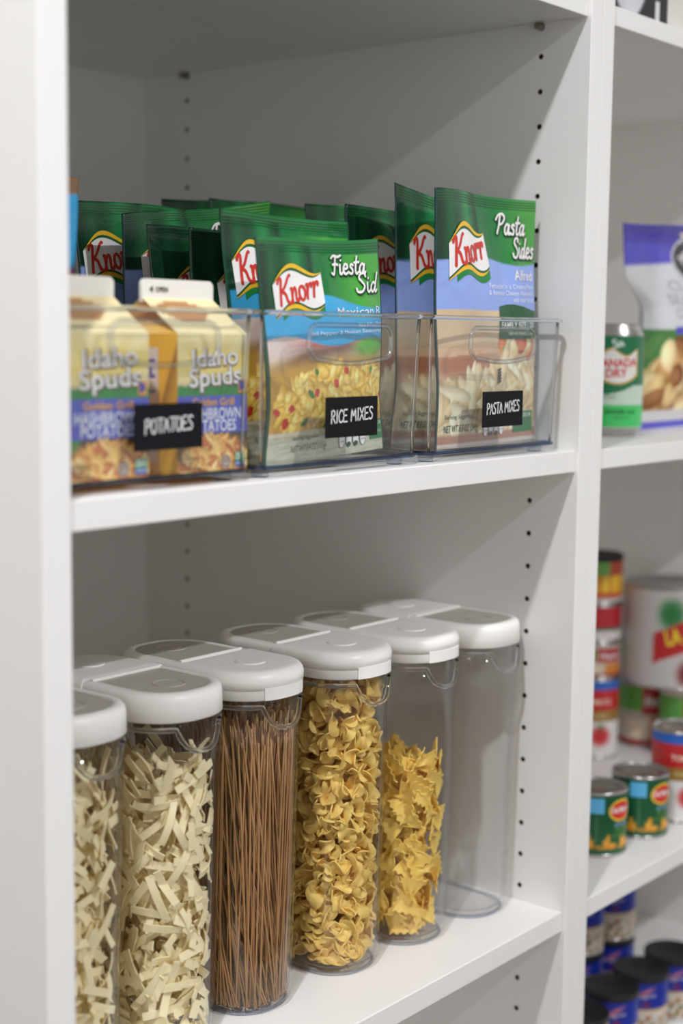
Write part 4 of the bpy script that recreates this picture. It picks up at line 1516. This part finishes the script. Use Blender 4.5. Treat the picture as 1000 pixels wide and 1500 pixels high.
def plain_red(A, v):
    C = np.zeros((len(A), 3)) + (178, 36, 48)
    C = blend(C, (v < .30) * 1.0, (214, 208, 204))
    C = blend(C, (v < .38) * (v > .28), (50, 90, 60))
    return C


def blue_can_paint(A, v):
    a = np.degrees(A)
    C = np.zeros((len(A), 3)) + (206, 200, 190)
    C = blend(C, (v > .48) * 1.0, (26, 50, 160))
    C = blend(C, (np.abs(v - .47) < .018) * 1.0, (206, 170, 80))
    C = blend(C, np.exp(-(((a - 16) / 20) ** 2 + ((v - .72 - .004 * a) / .05) ** 2) ** 2), (196, 120, 140))
    C = blend(C, np.exp(-(((a - 18) / 8) ** 2 + ((v - .57) / .045) ** 2) ** 2), (150, 26, 50))
    C = blend(C, (v < .36) * (np.sin(a * .21) * np.sin(v * 30 + a * .05) > .15), (178, 122, 80))
    C = blend(C, (v < .30) * (np.sin(a * .31 + 2) * np.sin(v * 24) > .45), (80, 110, 60))
    return C


def blue_can_decals(d, r, h):
    d.text('Progress', r * .28, h * .69, h * .09, (236, 226, 226), 2, align='C', rot=.12, width=r * .75)


def red_can_paint(A, v):
    C = np.zeros((len(A), 3)) + (170, 34, 36)
    C = blend(C, (v > .86) * 1.0, (206, 160, 60))
    return C


# lower shelf of the right unit
tin_can('corn_can', 'small green corn can nearest the white divider', .1876, .0735, ZR_LOW, .0320, .0715, corn_paint, corn_decals, toward_cam(.1876, .0735, 16), 'corn cans')
tin_can('corn_can', 'small green corn can beside the tomato can', .2718, .0670, ZR_LOW, .0320, .0715, corn_paint, corn_decals, toward_cam(.2718, .0670, 16), 'corn cans')
tin_can('tomato_can', 'white and red tomato can with blue top band at the right edge', .3534, .0596, ZR_LOW, .0330, .1080, tomato_paint, tomato_decals, toward_cam(.3534, .0596, 14), 'tomato cans')
tin_can('tomato_can', 'tomato can at the foot of the stack beside the divider', .5243, .2732, ZR_LOW, .0330, .108, tomato_paint, tomato_decals, toward_cam(.5243, .2732, 10), 'tomato cans')
tin_can('sauce_can', 'short green and red can on the stacked tomato can', .5243, .2732, ZR_LOW + .1084, .0330, .0480, sauce_paint, sauce_decals, toward_cam(.5243, .2732, 0), 'sauce cans')
tin_can('red_can', 'short red can in the stack below the chilli can', .5243, .2732, ZR_LOW + .1568, .0330, .0510, plain_red, None, toward_cam(.5243, .2732), 'stacked cans')
tin_can('chilli_can', 'yellow and red can with dark lid topping the stack beside the divider', .5243, .2732, ZR_LOW + .2082, .0330, .0640, chilli_paint, None, toward_cam(.5243, .2732, 0), 'stacked cans', lid='black')
tin_can('sauce_can', 'green and red sauce can under the left side of the big can', .6196, .2490, ZR_LOW, .0345, .0990, sauce_paint, sauce_decals, toward_cam(.6196, .249, -6), 'sauce cans')
tin_can('sauce_can', 'green and red sauce can behind the tomato can at the right edge', .6000, .1760, ZR_LOW, .0345, .0990, sauce_paint, sauce_decals, toward_cam(.60, .176, -6), 'sauce cans')
tin_can('pepper_can', 'big white can with red banner and yellow lettering', .5940, .2000, ZR_LOW + .0994, .0625, .1340, pepper_paint, pepper_decals, toward_cam(.594, .2, -6), None, n=90)

# bottom shelf of the right unit: soup cans
BH = .0750
for (x, y, lv, lb) in ((.2617, .0907, 0, 'blue and white soup can with black lid, left in the front row'), (.3300, .0880, 0, 'blue and white soup can with black lid, middle of the front row'), (.3985, .0834, 0, 'blue and white soup can with black lid, right in the front row'),
                       (.3985, .1707, 0, 'lower blue soup can of the further rear stack'), (.3300, .1765, 0, 'lower blue soup can of the rear stack near the divider'),
                       (.3985, .1707, 1, 'upper blue soup can of the further rear stack'), (.3300, .1765, 1, 'upper blue soup can of the rear stack near the divider')):
    tin_can('soup_can', lb, x, y, ZR_BOT + (BH + .0004) * lv, .0325, BH, blue_can_paint, blue_can_decals, toward_cam(x, y, -4), 'soup cans', lid='black', nz=28)
tin_can('red_can', 'red can with black lid at the divider on the bottom shelf', .1800, .0839, ZR_BOT, .0325, BH, red_can_paint, None, toward_cam(.18, .084), 'red cans', lid='black')


# middle shelf of the right unit: soft drink can and crouton bag
def soda_paint(A, v):
    a = np.degrees(A)
    C = np.zeros((len(A), 3)) + (10, 112, 70)
    C = blend(C, sstep(.26, .24, v), (62, 194, 100))
    C = blend(C, (v < .25) * (a < -52), (20, 150, 76))
    arc = .30 + .10 * np.clip((a + 30) / 70, -1, 1) ** 2
    C = blend(C, (v < arc + .06) * (v > .25), (196, 214, 200))
    C = blend(C, (v > .40) * (v < .52) * (a < -30), (26, 170, 90))
    C = blend(C, (v < .012) * 1.0, (200, 200, 200))
    return C


def soda_decals(d, r, h):
    sx = r * .10
    d.part('logo')
    xs = np.linspace(-r * .62, r * .86, 16)
    t = (xs + r * .62) / (r * 1.48)
    d.band(xs, h * (.47 + .10 * (2 * t - 1) ** 2), h * (.83 - .04 * np.cos(t * 9)), (206, 170, 80), 1)
    xs2 = np.linspace(-r * .55, r * .80, 16)
    d.band(xs2, h * (.49 + .10 * (2 * t - 1) ** 2), h * (.81 - .04 * np.cos(t * 9)), (232, 230, 226), 2)
    d.text('CANADA', sx, h * .665, h * .125, (206, 36, 44), 3, align='C', bold=.03, width=r * 1.42, rot=.04)
    d.text('DRY', sx, h * .555, h * .125, (206, 36, 44), 3, align='C', bold=.03, width=r * .72, rot=.04)
    d.part(None)
    d.text('GINGER ALE', r * .25, h * .155, h * .065, (20, 110, 60), 2, align='C', bold=.02, width=r * 1.1)
    d.text('caffeine free', r * .30, h * .105, h * .035, (20, 110, 60), 2, align='C')
    d.text('100% NATURAL', -r * .25, h * .325, h * .035, (50, 90, 70), 2, align='C')
    d.strokes('Sin', {**SCRIPT}, -r * .05, h * .86, h * .09, .0016, (210, 230, 220), 3, rot=.3)


tin_can('soda_can', 'green ginger ale can beside the white divider', .243, .103, ZR_MID, .0330, .122, soda_paint, soda_decals, toward_cam(.243, .103, 2), None, 'can', 'tin', True, 90, 70)


def crouton_paint(u, v, w, h):
    x, z = u * w, v * h
    C = np.zeros((len(u), 3)) + (214, 216, 220)
    e = .80 + .05 * u
    C = blend(C, sstep(e - .01, e + .01, v), (92, 84, 200))
    C = blend(C, sstep(.905, .915, v) * .6, (66, 56, 160))
    C = blend(C, (v < .50) * (v > .11) * 1.0, (74, 130, 66))
    C = blend(C, (v < .50) * (smooth_noise(u, v, 30, 8) > .1) * (v > .11) * .5, (110, 160, 84))
    reg = lambda gx, gy: ((gx / w - .55) / .58) ** 2 + ((gy / h - .21) / .22) ** 2 < 1
    C = blend(C, (((u - .55) / .58) ** 2 + ((v - .22) / .21) ** 2 < 1) * 1.0, (206, 168, 108))
    C = grains(C, x, z, 60, reg, [(226, 192, 132), (180, 128, 70), (238, 214, 160), (150, 96, 52)], .021, .014, 41, 70)
    C = blend(C, (v < .11) * 1.0, (216, 216, 218))
    C = blend(C, (v < .055) * (v > .015), (88, 84, 200))
    return C


def crouton_decals(d, w, h):
    d.part('logo')
    d.ellipse(.012, h * .835, .033, .026, (206, 204, 214), 1)
    d.ellipse(.012, h * .835, .029, .0225, (52, 48, 52), 2)
    d.text('Mrs. Crisps', .012, h * .825, .011, (226, 222, 222), 3, align='C', shear=.3, width=.048)
    d.part('hang_hole')
    d.ellipse(.010, h * .952, .011, .0032, (226, 214, 200), 2)
    d.part(None)
    for k, s in enumerate(('CLASSIC', 'SEASONED', 'CROUTONS')):
        d.text(s, .006, h * (.685 - .065 * k), .0165, (178, 180, 186), 2, align='C', bold=.01, width=(.085, .100, .088)[k])
    d.part('flash_band')
    d.rect(-.040, w * .48, h * .478, h * .512, (88, 80, 196), 2)
    d.text('RESTAURANT STYLE', .018, h * .485, .0065, (220, 220, 240), 3, align='C', width=.084)


pouch('crouton_bag', 'white and purple crouton bag leaning beside the green can', 'food packet', .172, .236, .026, 33, crouton_paint, crouton_decals, (.380, .102, ZR_MID + .0002), rad(1, -1, -6), None, 80, 110, wr=1.2, flare=.40)

# top shelf of the right unit: printed card with a grey photograph, and a plain white box
ZT2 = Z_TOP + .0180


def photo_paint(x, z, w, h):
    u, v = x / w + .5, z / h
    C = np.zeros((len(x), 3)) + (30, 30, 32)
    face = (((u - .40) / .34) ** 2 + ((v - .40) / .42) ** 2)
    C = blend(C, sstep(1.05, .85, face), (204, 202, 208))
    C = blend(C, sstep(1.0, .3, face) * .5, (232, 230, 236))
    C = blend(C, np.exp(-(((u - .42) / .10) ** 2 + ((v - .16) / .02) ** 2)) * .7, (140, 136, 142))
    C = blend(C, np.exp(-(((u - .26) / .07) ** 2 + ((v - .50) / .03) ** 2)) * .8, (70, 68, 72))
    C = blend(C, np.exp(-(((u - .54) / .07) ** 2 + ((v - .50) / .03) ** 2)) * .8, (70, 68, 72))
    C = blend(C, (np.abs(u - .84) < .035) * (v < .12), (220, 218, 222))
    return C


ph = thing('photo_box', 'box printed with a black and white portrait on the top shelf', 'box', (.112, .018, ZT2))
w_, h_ = .130, .190
X, Z = np.meshgrid(np.linspace(-w_ / 2, w_ / 2, 60), np.linspace(.001, h_ - .001, 80))
X, Z = X.ravel(), Z.ravel()
mesh_obj('portrait', np.stack([X, X * 0 - .0006, Z], -1), [(j * 60 + i, j * 60 + i + 1, (j + 1) * 60 + i + 1, (j + 1) * 60 + i) for j in range(79) for i in range(59)], M['paper'], ph, False, photo_paint(X, Z, w_, h_))
box_obj('carton_body', (-w_ / 2, w_ / 2, 0, .06, 0, h_), M['wall'], ph)
wb = thing('white_box', 'plain white box at the right edge of the top shelf', 'box', (.252, .020, ZT2))
box_obj('box_body', (-.07, .07, 0, .10, 0, .12), M['wall'], wb)
box_obj('box_lid', (-.0715, .0715, -.0015, .1015, .121, .150), M['wall'], wb)
